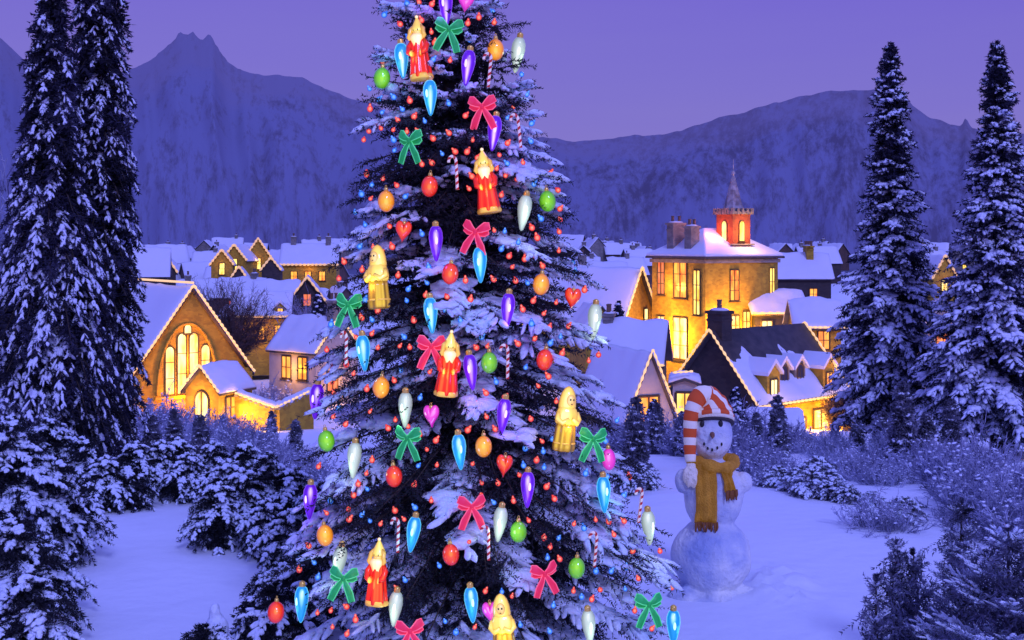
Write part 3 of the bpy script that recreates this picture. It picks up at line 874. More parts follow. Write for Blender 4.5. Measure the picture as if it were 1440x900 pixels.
def mk_bow(root, m, me, k=1.0):
    for s in (-1, 1):
        ribbon([(s * .004 * k, -.012, .045 * k), (s * .03 * k, -.02, .060 * k), (s * .058 * k, -.012, .080 * k), (s * .078 * k, 0, .088 * k)], [.016 * k, .036 * k, .052 * k, .040 * k], 'loop', m, root, me)
        ribbon([(s * .076 * k, .004, .050 * k), (s * .052 * k, .010, .040 * k), (s * .028 * k, .006, .036 * k), (s * .004 * k, 0, .040 * k)], [.022 * k, .036 * k, .030 * k, .014 * k], 'loop', m, root, me)
        ribbon([(s * .004 * k, -.006, .036 * k), (s * .022 * k, -.014, .002 * k), (s * .045 * k, -.010, -.040 * k), (s * .064 * k, -.004, -.090 * k)], [.014 * k, .030 * k, .040 * k, .036 * k], 'tail', m, root, me)
    b = MB(); b.ell((0, -.016, .042 * k), (.014 * k, .012, .016 * k), 12, 8); b.build('knot', m, root, True)


def mk_cane(root):
    pts = [(.012, 0, -.105 + .02 * i) for i in range(10)]
    pts = [(.0 + .012 * (1 - i / 9) * 0, 0, -.105 + .0185 * i) for i in range(10)]
    pts += [(-.022 + .022 * math.cos(a), 0, .0615 + .034 * math.sin(a)) for a in np.linspace(.25, math.pi * 1.02, 9)]
    L = [0]
    for a, b_ in zip(pts, pts[1:]): L.append(L[-1] + (Vector(b_) - Vector(a)).length)
    # finely divided so that the stripe follows the stick
    fp = []; ft = []
    for s in np.linspace(0, L[-1], 60):
        i = min(max(np.searchsorted(L, s) - 1, 0), len(pts) - 2); u = (s - L[i]) / max(L[i + 1] - L[i], 1e-6)
        fp.append(Vector(pts[i]).lerp(Vector(pts[i + 1]), u)); ft.append(s)
    b = MB(); b.tube(fp, .0095, 10, tones=ft)
    # spiral: shift the stripe round the stick
    for i in range(len(b.a)): b.a[i] += (i % 10) / 10 / 26
    o = b.build('candy_cane', M['cane'], root, True, tone=True)
    return o


def mk_bearded(root):
    b = MB(); b.lathe([(.060, -.185), (.066, -.178), (.064, -.150), (.056, -.09), (.048, -.02), (.046, .03), (.040, .055), (.022, .07)], 40, wob=.10, wn=7, sy=.8); b.build('robe', M['robe_red'], root, True)
    b = MB(); b.lathe([(.062, -.192), (.071, -.188), (.072, -.172), (.066, -.160), (.06, -.16)], 24, wob=.06, wn=5, sy=.8); b.build('hem_trim', M['gold_trim'], root, True)
    for s in (-1, 1):
        b = MB(); b.tube([(s * .036, -.004, .045), (s * .056, -.016, .01), (s * .050, -.034, -.028), (s * .026, -.046, -.038)], [.016, .019, .020, .017], 10); sl_ = b.build('sleeve', M['robe_red'], root, True)
        b = MB(); b.tube([(s * .030, -.045, -.038), (s * .022, -.048, -.038)], [.0205, .019], 10); b.build('cuff', M['gold_trim'], sl_, True)
    b = MB(); b.ell((0, -.002, .098), (.030, .030, .036), 16, 12); b.ell((0, -.033, .093), (.006, .008, .008), 8, 6); hd = b.build('head', M['face'], root, True)
    for s in (-1, 1):
        e = MB(); e.ell((s * .012, -.030, .106), (.0055, .004, .007), 8, 6); e.build('eye', M['dot'], hd, True)
    b = MB(); b.lathe([(.003, -.022), (.014, -.005), (.028, .03), (.040, .056), (.040, .070), (.026, .084)], 22, c=(0, -.024, 0), sy=.62, wob=.10, wn=9); b.build('beard', M['beard'], root, True)
    for s in (-1, 1):
        lk = MB(); lk.tube([(s * .022, -.004, .135), (s * .040, -.012, .112), (s * .043, -.020, .088), (s * .050, -.022, .066), (s * .044, -.026, .050)], [.010, .015, .013, .014, .006], 9); lk.build('side_lock', M['gold_trim'], hd, True)
    b = MB(); b.lathe([(.040, .098), (.044, .104), (.042, .118), (.034, .135), (.024, .155), (.012, .178), (.003, .192)], 18, sy=.95, c=(0, .006, 0)); ht = b.build('hood', M['gold_hot'], root, True)
    b = MB(); b.ell((0, .004, .193), (.011, .011, .011), 10, 8); b.build('bobble', M['beard'], ht, True)


def mk_veiled(root):
    b = MB(); b.lathe([(.058, -.195), (.066, -.188), (.068, -.165), (.064, -.12), (.060, -.06), (.056, -.03)], 40, wob=.09, wn=8, sy=.8); b.build('robe', M['robe_gold'], root, True)
    b = MB(); b.lathe([(.060, -.036), (.068, -.024), (.070, .0), (.066, .03), (.056, .055), (.036, .075), (.02, .085)], 24, sy=.72, wob=.05, wn=7); b.build('shawl', M['gold_hot'], root, True)
    b = MB(); b.lathe([(.052, .050), (.054, .075), (.050, .115), (.040, .150), (.024, .176), (.006, .188)], 20, sy=.9, c=(0, .012, 0)); b.build('veil', M['gold_hot'], root, True)
    b = MB(); b.ell((0, -.026, .108), (.026, .022, .036), 16, 12); b.ell((0, -.049, .104), (.005, .006, .007), 8, 6); hd = b.build('head', M['face'], root, True)
    for s in (-1, 1):
        e = MB(); e.ell((s * .010, -.047, .116), (.0055, .004, .006), 8, 6); e.build('eye', M['dot'], hd, True)
    e = MB(); e.ell((0, -.0465, .090), (.007, .003, .0028), 8, 6); e.build('mouth', M['dot'], hd, True)
    for s in (-1, 1):
        b = MB(); b.tube([(s * .058, -.006, .035), (s * .068, -.024, -.005), (s * .046, -.048, -.022), (s * .010, -.056, .004)], [.016, .018, .017, .012], 10); b.build('sleeve', M['gold_hot'], root, True)
    b = MB(); b.lathe([(.069, -.150), (.072, -.146), (.070, -.140)], 24, wob=.05, wn=6, sy=.8); b.build('sash', M['gold_trim'], root, True)


TOPZ = {'green_bauble': .08, 'yellow_bauble': .08, 'red_bauble': .08, 'pink_bauble': .08, 'red_heart': .07, 'pink_heart': .07, 'blue_bulb': .126, 'purple_bulb': .126,
        'white_bulb': .126, 'green_bow': .09, 'red_bow': .09, 'candy_cane': .095, 'bearded_figurine': .20, 'veiled_figurine': .19}
CATN = {'bearded_figurine': 'figurine', 'veiled_figurine': 'figurine', 'red_heart': 'heart ornament', 'pink_heart': 'heart ornament', 'candy_cane': 'candy cane'}
GRP = {'green_bauble': 'green baubles on the decorated tree', 'yellow_bauble': 'yellow baubles on the decorated tree', 'red_bauble': 'red baubles on the decorated tree',
       'red_heart': 'red hearts on the decorated tree', 'pink_heart': 'pink hearts on the decorated tree', 'blue_bulb': 'pale blue bulbs on the decorated tree',
       'purple_bulb': 'purple bulbs on the decorated tree', 'white_bulb': 'milky white bulbs on the decorated tree', 'green_bow': 'green bows on the decorated tree',
       'red_bow': 'pink-red bows on the decorated tree', 'candy_cane': 'candy canes on the decorated tree', 'bearded_figurine': 'bearded figurines on the decorated tree',
       'veiled_figurine': 'golden veiled figurines on the decorated tree'}
rnd = random.Random(4)
extra = []; proto = {}; taken = []; clear = []
SCL = 1.06


def support(p, L0=None):
    """a bough of the decorated tree that ends just above the world point p"""
    ax = Vector((TX + LEAN[0] * p.z / HT, TY))
    dx, dy = p.x - ax.x, p.y - ax.y
    L = max(.08, math.hypot(dx, dy)); ri, sg = .12, .40 if p.z < 4 else .15
    h = min(max(p.z - (ri - sg) * L, .05), HT * .99)
    extra.append((h, math.atan2(dy, dx), L, ri, sg))


order = {'bearded_figurine': 0, 'veiled_figurine': 0, 'green_bow': 1, 'red_bow': 1, 'candy_cane': .5}
for kind, px, py, label in ORN:
    kk = 1.10 if 'figurine' in kind else 1.07 if ('bow' in kind or kind == 'candy_cane') else 1.04
    p = on_tree(px, py, kk)
    taken.append((px, py))
    if kind not in proto:
        r = empty(kind, p); proto[kind] = r
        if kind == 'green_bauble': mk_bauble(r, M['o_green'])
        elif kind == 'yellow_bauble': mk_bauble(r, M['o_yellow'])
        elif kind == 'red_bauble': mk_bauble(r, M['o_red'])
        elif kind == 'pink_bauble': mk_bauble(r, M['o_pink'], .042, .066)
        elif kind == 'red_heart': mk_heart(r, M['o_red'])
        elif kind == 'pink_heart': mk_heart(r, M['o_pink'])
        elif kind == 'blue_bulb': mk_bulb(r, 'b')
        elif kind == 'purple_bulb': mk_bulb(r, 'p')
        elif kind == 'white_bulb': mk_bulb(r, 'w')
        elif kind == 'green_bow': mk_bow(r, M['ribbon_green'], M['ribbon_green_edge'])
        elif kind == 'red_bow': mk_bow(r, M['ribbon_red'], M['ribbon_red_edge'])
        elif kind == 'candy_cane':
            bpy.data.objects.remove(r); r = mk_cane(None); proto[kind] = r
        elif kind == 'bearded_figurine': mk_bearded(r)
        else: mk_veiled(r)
    else:
        r = copy_tree(proto[kind])
    sc = SCL * p.y / 7.6
    r.location = p; r.scale = (sc,) * 3
    az = math.atan2(p.x - TX, TY - p.y) * .35
    r.rotation_euler = (rnd.uniform(-.12, .06), rnd.uniform(-.15, .15), az + rnd.uniform(-.35, .35))
    tag(r, label, CATN.get(kind, kind.split('_')[1] if 'bulb' in kind or 'bow' in kind else 'bauble'), GRP.get(kind))
    ou = Vector((p.x - TX, p.y - TY, 0)).normalized()
    hz_ = {'bearded_figurine': (-.12, 0, .12), 'veiled_figurine': (-.12, 0, .12)}.get(kind, (-.06, .04))
    for q in hz_:
        for k_, rr_ in ((.04, .11), (.12, .12), (.22, .14)):
            cpt = p + ou * k_ * 1.2 + Vector((0, 0, q)); clear.append((np.array([cpt.x - TX, cpt.y - TY, cpt.z]), rr_))
    glow = {'blue_bulb': (.12, .62, 1.0), 'purple_bulb': (.36, .10, 1.0), 'white_bulb': (.75, 1.0, .7), 'veiled_figurine': (1, .68, .1), 'bearded_figurine': (1, .42, .08)}.get(kind)
    if glow:                                            # the light these lit ornaments throw on the boughs around them
        out = Vector((p.x - TX, p.y - TY, 0)).normalized()
        l_ = lamp(p + out * .085 * sc + Vector((0, 0, -.06)), .55 if 'bulb' in kind else .8, glow, .04); l_.name = 'bulb_glow'; l_.data.specular_factor = .15
    support(p + Vector((0, .03, TOPZ[kind] * sc + .012)))

# small fairy bulbs strung all over the crown
mb = MB(); mb.ell((0, 0, 0), (.0145, .0145, .016), 12, 9); mb.lathe([(.006, .012), (.007, .016), (.005, .024), (.003, .026)], 8)
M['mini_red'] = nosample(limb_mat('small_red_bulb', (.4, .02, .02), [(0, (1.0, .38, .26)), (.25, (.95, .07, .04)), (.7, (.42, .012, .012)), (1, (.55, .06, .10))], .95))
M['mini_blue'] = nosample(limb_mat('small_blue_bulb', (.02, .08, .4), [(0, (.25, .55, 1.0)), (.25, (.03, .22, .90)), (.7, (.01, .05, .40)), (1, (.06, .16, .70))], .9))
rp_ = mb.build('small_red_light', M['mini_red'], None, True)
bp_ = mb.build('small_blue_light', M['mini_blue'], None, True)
pts = []; tries = 0; first = {'r': True, 'b': True}
while len(pts) < 290 and tries < 30000:
    tries += 1
    py = rnd.uniform(0, 895); hwp = 84 + .226 * py
    cxp = 682 - 84 * (CAMZ - (py - HY) * MP) / HT
    px = cxp + hwp * rnd.uniform(-1.0, 1.0)
    if any((px - a) ** 2 + ((py - b) * .85) ** 2 < 19 ** 2 for a, b in taken) or any((px - a) ** 2 + (py - b) ** 2 < 14 ** 2 for a, b, _ in pts): continue
    if vnoise(np.array([px / 70.]), np.array([py / 60.]), 9)[0] < -.22: continue
    pts.append((px, py, 'r' if rnd.random() < .68 else 'b'))
for px, py, c in pts:
    cxp = 682 - 84 * (CAMZ - (py - HY) * MP) / HT
    src = rp_ if c == 'r' else bp_
    o = src if first[c] else copy_tree(src); first[c] = False
    p = on_tree(px, py, .98); o.location = p
    if abs(px - cxp) > .70 * (84 + .226 * py): support(p + Vector((0, .02, .02)))
    k = p.y / 7.8 * rnd.uniform(.95, 1.45); o.scale = (k,) * 3; o.rotation_euler = (rnd.uniform(-.8, .8), rnd.uniform(-.8, .8), 0)
    tag(o, 'tiny glowing red bulb among the boughs of the decorated tree' if c == 'r' else 'tiny glowing blue bulb among the boughs of the decorated tree', 'fairy light',
        'tiny red bulbs on the decorated tree' if c == 'r' else 'tiny blue bulbs on the decorated tree')

def reach(a, h):
    return np.minimum(1.02, .86 + .50 * fbm(np.cos(a) * 1.7 + 3, h * 1.6 + np.sin(a) * 1.7, 19, 2))


geo = conifer(11, HT, tree_R, 840, .11, rise=lambda f: .40 - .26 * f, sag=lambda f: .14 + .30 * f, blunt=True, upturn=.10, tw_step=.055, tw_len=.20, per=15, nl=.042, nw=.010,
              snow_p=.31, clear=clear, snow_w=.026, snow_sub=1, hmin=.02, tier=.30, lean=LEAN, extra=extra, hang=.22, jitter=(.50, 1.0), snow_patch=.6, reach=reach, pad=.54)
tree_object('decorated_tree', (TX, TY, 0), geo, (M['needle'], M['snow_bough'], M['bark']), 'tall snowy fir covered in baubles, bows and coloured lights', 'tree')
# ------------------------------------------------------------------ houses
def roof_sheet(w, l, eave, ridge, oh, th, lift, seed, nx=14, ny=14, ohy=None, rag=0.0):
    """a closed sheet over both slopes of a gable roof: lift above the slope, th thick"""
    ohy = oh if ohy is None else ohy
    hw = w / 2; sl = (ridge - eave) / hw
    us = np.linspace(-1, 1, nx * 2 + 1); vs = np.linspace(0, 1, ny + 1)
    U, Vv = np.meshgrid(us, vs)
    X = U * (hw + oh); Yy = -ohy + Vv * (l + 2 * ohy)
    base = ridge - np.abs(X) * sl + lift
    n = fbm(X * .9 + seed, Yy * .9, seed, 3) if rag else 0 * X
    edge = np.minimum(1, np.minimum((1 - np.abs(U)) * 6, np.minimum(Vv, 1 - Vv) * 8) + .35)
    top = base + th * (1 + rag * n) * (edge if rag else 1)
    if rag:
        top = top - th * .4 * np.exp(-(X / .25) ** 2)
    n0, m0 = U.shape
    Vt = np.stack([X, Yy, top], -1).reshape(-1, 3); Vb = np.stack([X, Yy, base], -1).reshape(-1, 3)
    i = np.arange(n0 - 1)[:, None] * m0 + np.arange(m0 - 1)[None, :]
    F = np.stack([i, i + 1, i + m0 + 1, i + m0], -1).reshape(-1, 4)
    N = n0 * m0
    b = np.concatenate([np.arange(m0), np.arange(1, n0) * m0 + m0 - 1, (n0 - 1) * m0 + np.arange(m0 - 2, -1, -1), np.arange(n0 - 2, 0, -1) * m0])
    b2 = np.roll(b, -1)
    Fs = np.stack([b + N, b2 + N, b2, b], -1)
    return np.concatenate([Vt, Vb]), np.concatenate([F, F[:, ::-1] + N, Fs])


def bead_string(paths, name, label, m=None, step=.34, r0=.035, r1=.085, parent_mat=None, group=None):
    """a cable of warm bulbs along one path of world points"""
    b = MB()
    P = [Vector(p) for p in paths]
    L = [0]
    for a, c in zip(P, P[1:]): L.append(L[-1] + (c - a).length)
    n = max(4, int(L[-1] / step)); pts = []; rad = []
    prof = [(0, .0), (.22, .55), (.36, 1), (.64, 1), (.78, .55)]
    for k in range(n):
        for o, q in prof:
            s = (k + o) / n * L[-1]
            i = min(max(int(np.searchsorted(L, s)) - 1, 0), len(P) - 2)
            u = (s - L[i]) / max(L[i + 1] - L[i], 1e-6)
            pts.append(P[i].lerp(P[i + 1], u)); rad.append(r0 + (r1 - r0) * q)
    o = P[0].copy()
    b.tube([p - o for p in pts], rad, 6)
    ob = b.build(name, m or M['fairy'], None, True); ob.location = o
    tag(ob, label, 'string lights', group)
    return ob


FACES = {'front': (Vector((1, 0, 0)), Vector((0, -1, 0))), 'left': (Vector((0, -1, 0)), Vector((-1, 0, 0))), 'right': (Vector((0, 1, 0)), Vector((1, 0, 0))), 'back': (Vector((-1, 0, 0)), Vector((0, 1, 0)))}


def window(parent, origin, u, n, w, h, m, arched=False, mull=1, trans=1, door=False, fm=None):
    """frame (part) with a lit pane (sub-part). origin = middle of the sill on the wall plane"""
    z = Vector((0, 0, 1)); fm = fm or M['wood']
    t = min(.10, w * .12); d = .09
    b = MB()
    Mx = Matrix(((u.x, n.x, 0, origin.x), (u.y, n.y, 0, origin.y), (0, 0, 1, origin.z), (0, 0, 0, 1)))
    b.M = Mx
    if arched:
        hs = h - w / 2 * 1.2
        out = [(-w / 2, 0), (w / 2, 0), (w / 2, hs)] + [(w / 2 * math.cos(a), hs + 1.2 * w / 2 * math.sin(a)) for a in np.linspace(0, math.pi, 13)][1:-1] + [(-w / 2, hs)]
    else:
        out = [(-w / 2, 0), (w / 2, 0), (w / 2, h), (-w / 2, h)]
    for i in range(len(out)):
        a = out[i]; c = out[(i + 1) % len(out)]
        b.tube([(a[0], d * .5, a[1]), (c[0], d * .5, c[1])], t * .62, 4)
    for k in range(mull):
        x = -w / 2 + w * (k + 1) / (mull + 1)
        top = h if not arched else hs + 1.2 * math.sqrt(max(0, (w / 2) ** 2 - x * x))
        b.box((x, d * .5, top / 2), (t * .7, d, top - .02))
    for k in range(trans):
        zz = h * (k + 1) / (trans + 1)
        if arched and zz > hs: continue
        b.box((0, d * .45, zz), (w - .04, d * .8, t * .6))
    b.box((0, d * .8, -t * .9), (w + 3 * t, d * 1.6, t * .7))
    fo = b.build('door' if door else 'window', fm, parent)
    p = MB(); p.M = Mx
    ins = [(x * .985, .025, zz) for x, zz in out]
    p.add(ins, [tuple(range(len(ins)))])
    p.build('pane', m, fo)
    return fo


def chimney(parent, c, w, d, h, m, pots=2, snow=True):
    b = MB(); b.box((c[0], c[1], c[2] + h / 2), (w, d, h)); b.box((c[0], c[1], c[2] + h + .06), (w * 1.2, d * 1.2, .16)); b.box((c[0], c[1], c[2] + h * .8), (w * 1.1, d * 1.1, .1))
    ch = b.build('chimney', m, parent)
    for k in range(pots):
        p = MB(); x = c[0] + (k - (pots - 1) / 2) * w * .55
        p.lathe([(.15, 0), (.13, .1), (.11, .45), (.14, .5), (.13, .56)], 10, c=(x, c[1], c[2] + h + .15)); p.build('chimney_pot', M['pot'], ch, True)
    if snow:
        s = MB(); s.ell((c[0], c[1], c[2] + h + .17), (w * .55, d * .55, .12), 12, 6); s.build('snow_cap', M['snow_roof'], ch, True)


def dormer(parent, side, yy, w, h, run, base_z, x_face, m_wall, m_win, lit=True, arched=False):
    """side -1 or 1: a small gabled dormer facing out over that eave"""
    b = MB(); hw = w / 2; top = h + hw * .95
    v = []
    for x in (x_face, x_face - side * run):
        v += [(x, yy - hw, base_z), (x, yy + hw, base_z), (x, yy + hw, base_z + h), (x, yy, base_z + top), (x, yy - hw, base_z + h)]
    f = [(0, 1, 2, 3, 4), (9, 8, 7, 6, 5)] + [(i, (i + 1) % 5 + 0, (i + 1) % 5 + 5, i + 5) for i in range(5)]
    b.add(v, f); do = b.build('dormer', m_wall, parent)
    r = MB(); e = .14
    for sgn in (-1, 1):
        y0 = yy + sgn * (hw + e); z0 = base_z + h - e * .95
        vv = []
        for x in (x_face + side * .16, x_face - side * run):
            vv += [(x, yy, base_z + top + .06), (x, y0, z0 + .06), (x, y0, z0 + .24), (x, yy, base_z + top + .28)]
        r.add(vv, [(0, 1, 2, 3), (7, 6, 5, 4), (0, 4, 5, 1), (1, 5, 6, 2), (2, 6, 7, 3), (3, 7, 4, 0)])
    r.build('dormer_roof', M['snow_roof'], do)
    p = MB(); xw = x_face + side * .03
    hh = h * .8
    pts = [(xw, yy - hw * .55, base_z + .12), (xw, yy + hw * .55, base_z + .12), (xw, yy + hw * .55, base_z + .12 + hh)]
    if arched: pts += [(xw, yy + hw * .55 * math.cos(a), base_z + .12 + hh + hw * .55 * math.sin(a)) for a in np.linspace(.3, math.pi - .3, 6)]
    pts += [(xw, yy - hw * .55, base_z + .12 + hh)]
    p.add(pts, [tuple(range(len(pts)))]); p.build('pane', m_win, do)
    fr = MB()
    for i in range(len(pts)):
        fr.tube([pts[i], pts[(i + 1) % len(pts)]], .05, 4)
    fr.tube([(xw, yy, base_z + .12), (xw, yy, base_z + .12 + hh)], .03, 4)
    fr.build('window_frame', M['wood'], do)


def house(name, label, px, Y, w, l, eave, ridge, rot, wall='stone', roof='slate', base_py=None, wins=(), chims=(), dormers=(), lights=None, light_label=None, snow=.2,
          group=None, oh=.35, glow=(), far=False, cat='house', seed=1, doors=(), snow_cov=None):
    x = (px - HX) / FPX * Y
    z = gz(x, Y) if base_py is None else CAMZ - (base_py - HY) / FPX * Y
    r = empty(name, (x, Y, z), R(rot)); tag(r, label, cat, group)
    MW = Matrix.Translation((x, Y, z)) @ Matrix.Rotation(R(rot), 4, 'Z')
    b = MB(); hw = w / 2
    v = []
    for y in (0, l):
        v += [(-hw, y, -2.5), (hw, y, -2.5), (hw, y, eave), (0, y, ridge), (-hw, y, eave)]
    b.add(v, [(0, 1, 2, 3, 4), (9, 8, 7, 6, 5), (0, 5, 6, 1), (1, 6, 7, 2), (2, 7, 8, 3), (3, 8, 9, 4), (4, 9, 5, 0)])
    b.build('wall', M[wall], r)
    nx, ny = (5, 6) if far else (12, 14)
    ro = obj('roof', mesh_np('roof', *roof_sheet(w, l, eave, ridge, oh, .14, .02, seed, 2, 1)), M[roof], r)
    if snow:
        obj('snow_cover', mesh_np('snow_cover', *roof_sheet(w, l, eave, ridge, oh * 1.04, snow, .165, seed, nx + 6, ny + 6, rag=1.25), True), M['snow_roof'], ro)
    for q in wins:
        face, u, zz, ww, hh, m = q[:6]; kw = q[6] if len(q) > 6 else {}
        U, N = FACES[face]
        org = {'front': Vector((u, 0, zz)), 'left': Vector((-hw, u, zz)), 'right': Vector((hw, u, zz)), 'back': Vector((u, l, zz))}[face]
        window(r, org + N * .005, U, N, ww, hh, M[m], **kw)
    for c in chims: chimney(r, c[:3], c[3], c[4], c[5], M[c[6]] if len(c) > 6 else M['stone_grey'], c[7] if len(c) > 7 else 2)
    for d in dormers:
        side, yy, dw, dh, t = d[:5]
        sl = (ridge - eave) / hw
        xf = side * hw * t; bz = ridge - abs(xf) * sl + .1
        dormer(r, side, yy, dw, dh, (dh + dw * .5) / sl, bz, xf, M[wall], M[d[5]] if len(d) > 5 else M['win_yellow'], arched=len(d) > 6)
    if lights:
        sl = (ridge - eave) / hw; ov = oh + .06; zz = .24 + snow * .3
        A = lambda xx, y: MW @ Vector((xx, y, ridge - abs(xx) * sl + zz))
        k = 0
        for part in lights:
            if part == 'front': path = [A(-hw - ov, -ov), A(0, -ov), A(hw + ov, -ov)]
            elif part == 'left': path = [A(-hw - ov, -ov), A(-hw - ov, l + ov)]
            elif part == 'right': path = [A(hw + ov, -ov), A(hw + ov, l + ov)]
            elif part == 'ridge': path = [A(0, -ov) + Vector((0, 0, snow * .6)), A(0, l + ov) + Vector((0, 0, snow * .6))]
            elif part == 'back': path = [A(-hw - ov, l + ov), A(0, l + ov), A(hw + ov, l + ov)]
            where = {'front': 'outlining the gable', 'left': 'along one eave', 'right': 'along the eave', 'ridge': 'along the ridge', 'back': 'outlining the rear gable'}[part]
            st = .34 if Y < 100 else .6
            bead_string(path, 'string_lights', 'warm string lights %s of %s' % (where, light_label), M['fairy'] if Y < 110 else M['fairy_far'], st, .03 * Y / 70, .078 * Y / 70)
    for face, u, zz, en, dist in glow:
        U, N = FACES[face]
        org = {'front': Vector((u, 0, zz)), 'left': Vector((-hw, u, zz)), 'right': Vector((hw, u, zz)), 'back': Vector((u, l, zz))}[face]
        lamp(MW @ (org + N * dist), en * 1.45, (1, .34, .012) if cat == 'church' else (1, .42, .025))
    return r, MW


M['dark_glass'] = mat('dark_window_glass', (.02, .02, .04), .1)
# ---- the chapel
ch, MWc = house('chapel', 'stone chapel with tall arched window glowing orange, snowy roof', 268, 78, 7.6, 13, 3.8, 9.0, 38, base_py=603, oh=.45,
      wins=(), lights=('front', 'ridge'), light_label='the chapel', glow=(('front', -.2, 4.4, 300, .9), ('front', -.8, 2.2, 330, .9), ('front', -.2, 6.3, 50, .8)), snow=.22, cat='church')
for k, (u, hh) in enumerate(((-1.2, 3.1), (-.4, 3.9), (.4, 3.9), (1.2, 3.1))):
    window(ch, Vector((u - .2, -.005, 2.3)), *FACES['front'], .62, hh, M['win_hot'], arched=True, mull=0, trans=2)
b = MB()
b.tube([(-.2 + 2.05 * math.cos(a), -.06, 2.3 + max(0, math.sin(a)) * 4.5) for a in np.linspace(0, math.pi, 20)], .10, 6)
b.box((-.2, -.09, 2.12), (4.4, .18, .2)); b.build('arch_moulding', M['stone'], ch)
window(ch, Vector((-.2, -.005, 6.15)), *FACES['front'], .5, .62, M['win_hot'], arched=True, mull=0, trans=0)
for s in (-1, 1):
    b = MB(); b.box((s * 3.75, -.32, 1.0), (.55, .6, 5.0)); b.box((s * 3.75, -.2, 3.62), (.5, .36, .26)); b.build('buttress', M['stone'], ch)

pc, MWp = house('porch', 'small lit stone porch with arched doorway in front of the chapel', 284, 71.5, 2.4, 3.2, 2.2, 3.5, -24, base_py=602, oh=.22, cat='porch',
      wins=(('front', 0, -.1, 1.0, 2.3, 'win_hot', dict(arched=True, mull=1, trans=0, door=True)), ('right', 1.1, .5, .9, 1.3, 'win_orange', dict(mull=1))),
      lights=('front',), light_label='the chapel porch', glow=(('front', 0, 1.6, 210, .8), ('right', 1.4, 1.0, 240, .8)), snow=.16, seed=3)

# garden wall running from the porch to the tree, in two reaches
def wall_run(label, p0, p1, Y0, Y1, h, lit, llabel):
    a = at(p0[0], p0[1], Y0); c = at(p1[0], p1[1], Y1)
    r = empty('garden_wall', (a.x, a.y, a.z - h)); tag(r, label, 'wall', 'stone garden walls by the chapel')
    d = c - a; n = Vector((d.y, -d.x, 0)).normalized() * .22
    v = []
    for q in (a, c):
        for s in (-1, 1):
            for zz in (-h - 2, 0):
                v.append((q.x + s * n.x - a.x, q.y + s * n.y - a.y, q.z - a.z + h + zz))
    b = MB(); b.add(v, [(0, 2, 3, 1), (4, 5, 7, 6), (0, 1, 5, 4), (2, 6, 7, 3), (1, 3, 7, 5), (0, 4, 6, 2)]); b.build('masonry', M['stone'], r)
    s = MB(); k = 14; pts = [Vector((d.x * i / k, d.y * i / k, d.z * i / k + h + .02 + .04 * math.sin(i * 2.1))) for i in range(k + 1)]
    s.tube(pts, [.24 + .03 * math.sin(i * 1.7) for i in range(k + 1)], 8); s.build('snow_cap', M['snow_roof'], r, True)
    cm = MB()
    kk = 10
    for i in range(kk):
        q = d * ((i + .5) / kk); cm.box((q.x, q.y, q.z + h - .14), (d.length / kk * .96, .55, .12))
    cm.build('coping', M['stone_grey'], r)
    up = Vector((0, 0, .02)); fw = Vector((0, -.42, 0))
    bead_string([a + up + fw, a.lerp(c, .5) + up * .3 + fw, c + up + fw], 'string_lights', llabel, M['fairy'], .36, .03, .08)
    if lit: lamp(a.lerp(c, .35) + Vector((.3, -1.5, -1.1)), lit, rad=.5); lamp(a.lerp(c, .8) + Vector((.2, -1.4, -1.3)), lit * .6, rad=.5)


wall_run('lit stone garden wall joining the chapel porch', (318, 546), (389, 572), 73, 71, 2.2, 220, 'warm string lights along the wall beside the chapel porch')
wall_run('shadowed stone wall rising towards the decorated tree', (389, 572), (437, 549), 71, 74, 2.2, 0, 'warm string lights on the wall nearest the decorated tree')

# ---- cottages between chapel and tree
house('cottage', 'grey cottage with chimney gable and two orange windows, behind the garden wall', 474, 92, 4.4, 5.2, 3.6, 6.0, 52, wall='plaster', base_py=560, oh=.2,
      wins=(('left', 1.4, 1.5, 1.0, 1.7, 'win_orange'), ('left', 3.2, 1.5, 1.0, 1.7, 'win_orange'), ('front', -.5, .6, 1.1, 1.5, 'win_red')),
      chims=((0, .35, 5.4, .8, .7, 1.9),), lights=('front',), light_label='the grey cottage', glow=(('left', 2.4, 2.2, 160, 1.0), ('front', -.4, 1.4, 130, .9)), seed=4)
# the long house turns its eave to us: ridge runs across
def row_house(name, label, px, Y, w, d, eave, ridge, rot, base_py, wins, wall='stone', lights=True, llabel='', gablet=None, glow=(), chims=(), seed=6, cat='house', group=None, wm='win_yellow'):
    """a house seen from its eave side: built as a gable house turned a quarter"""
    x = (px - HX) / FPX * Y
    rr = R(rot)
    # local frame: width w runs along the gable house's length axis
    ox = x + math.cos(rr) * w / 2; oy = Y + math.sin(rr) * w / 2
    cx = ox + (-math.sin(rr)) * d / 2; cy = oy + math.cos(rr) * d / 2
    pxx = cx / cy * FPX + HX
    bpy_ = HY + (CAMZ - (CAMZ - (base_py - HY) / FPX * Y)) * FPX / cy
    r, MW = house(name, label, pxx, cy, d, w, eave, ridge, rot + 90, wall=wall, base_py=bpy_, wins=[('left', u, z, ww, hh, m) for (u, z, ww, hh, m) in wins],
                  lights=('left',) if lights else None, light_label=llabel, glow=glow, chims=chims, seed=seed, cat=cat, group=group,
                  dormers=[(-1, g[0], g[1], g[2], g[3]) for g in (gablet or ())])
    return r, MW


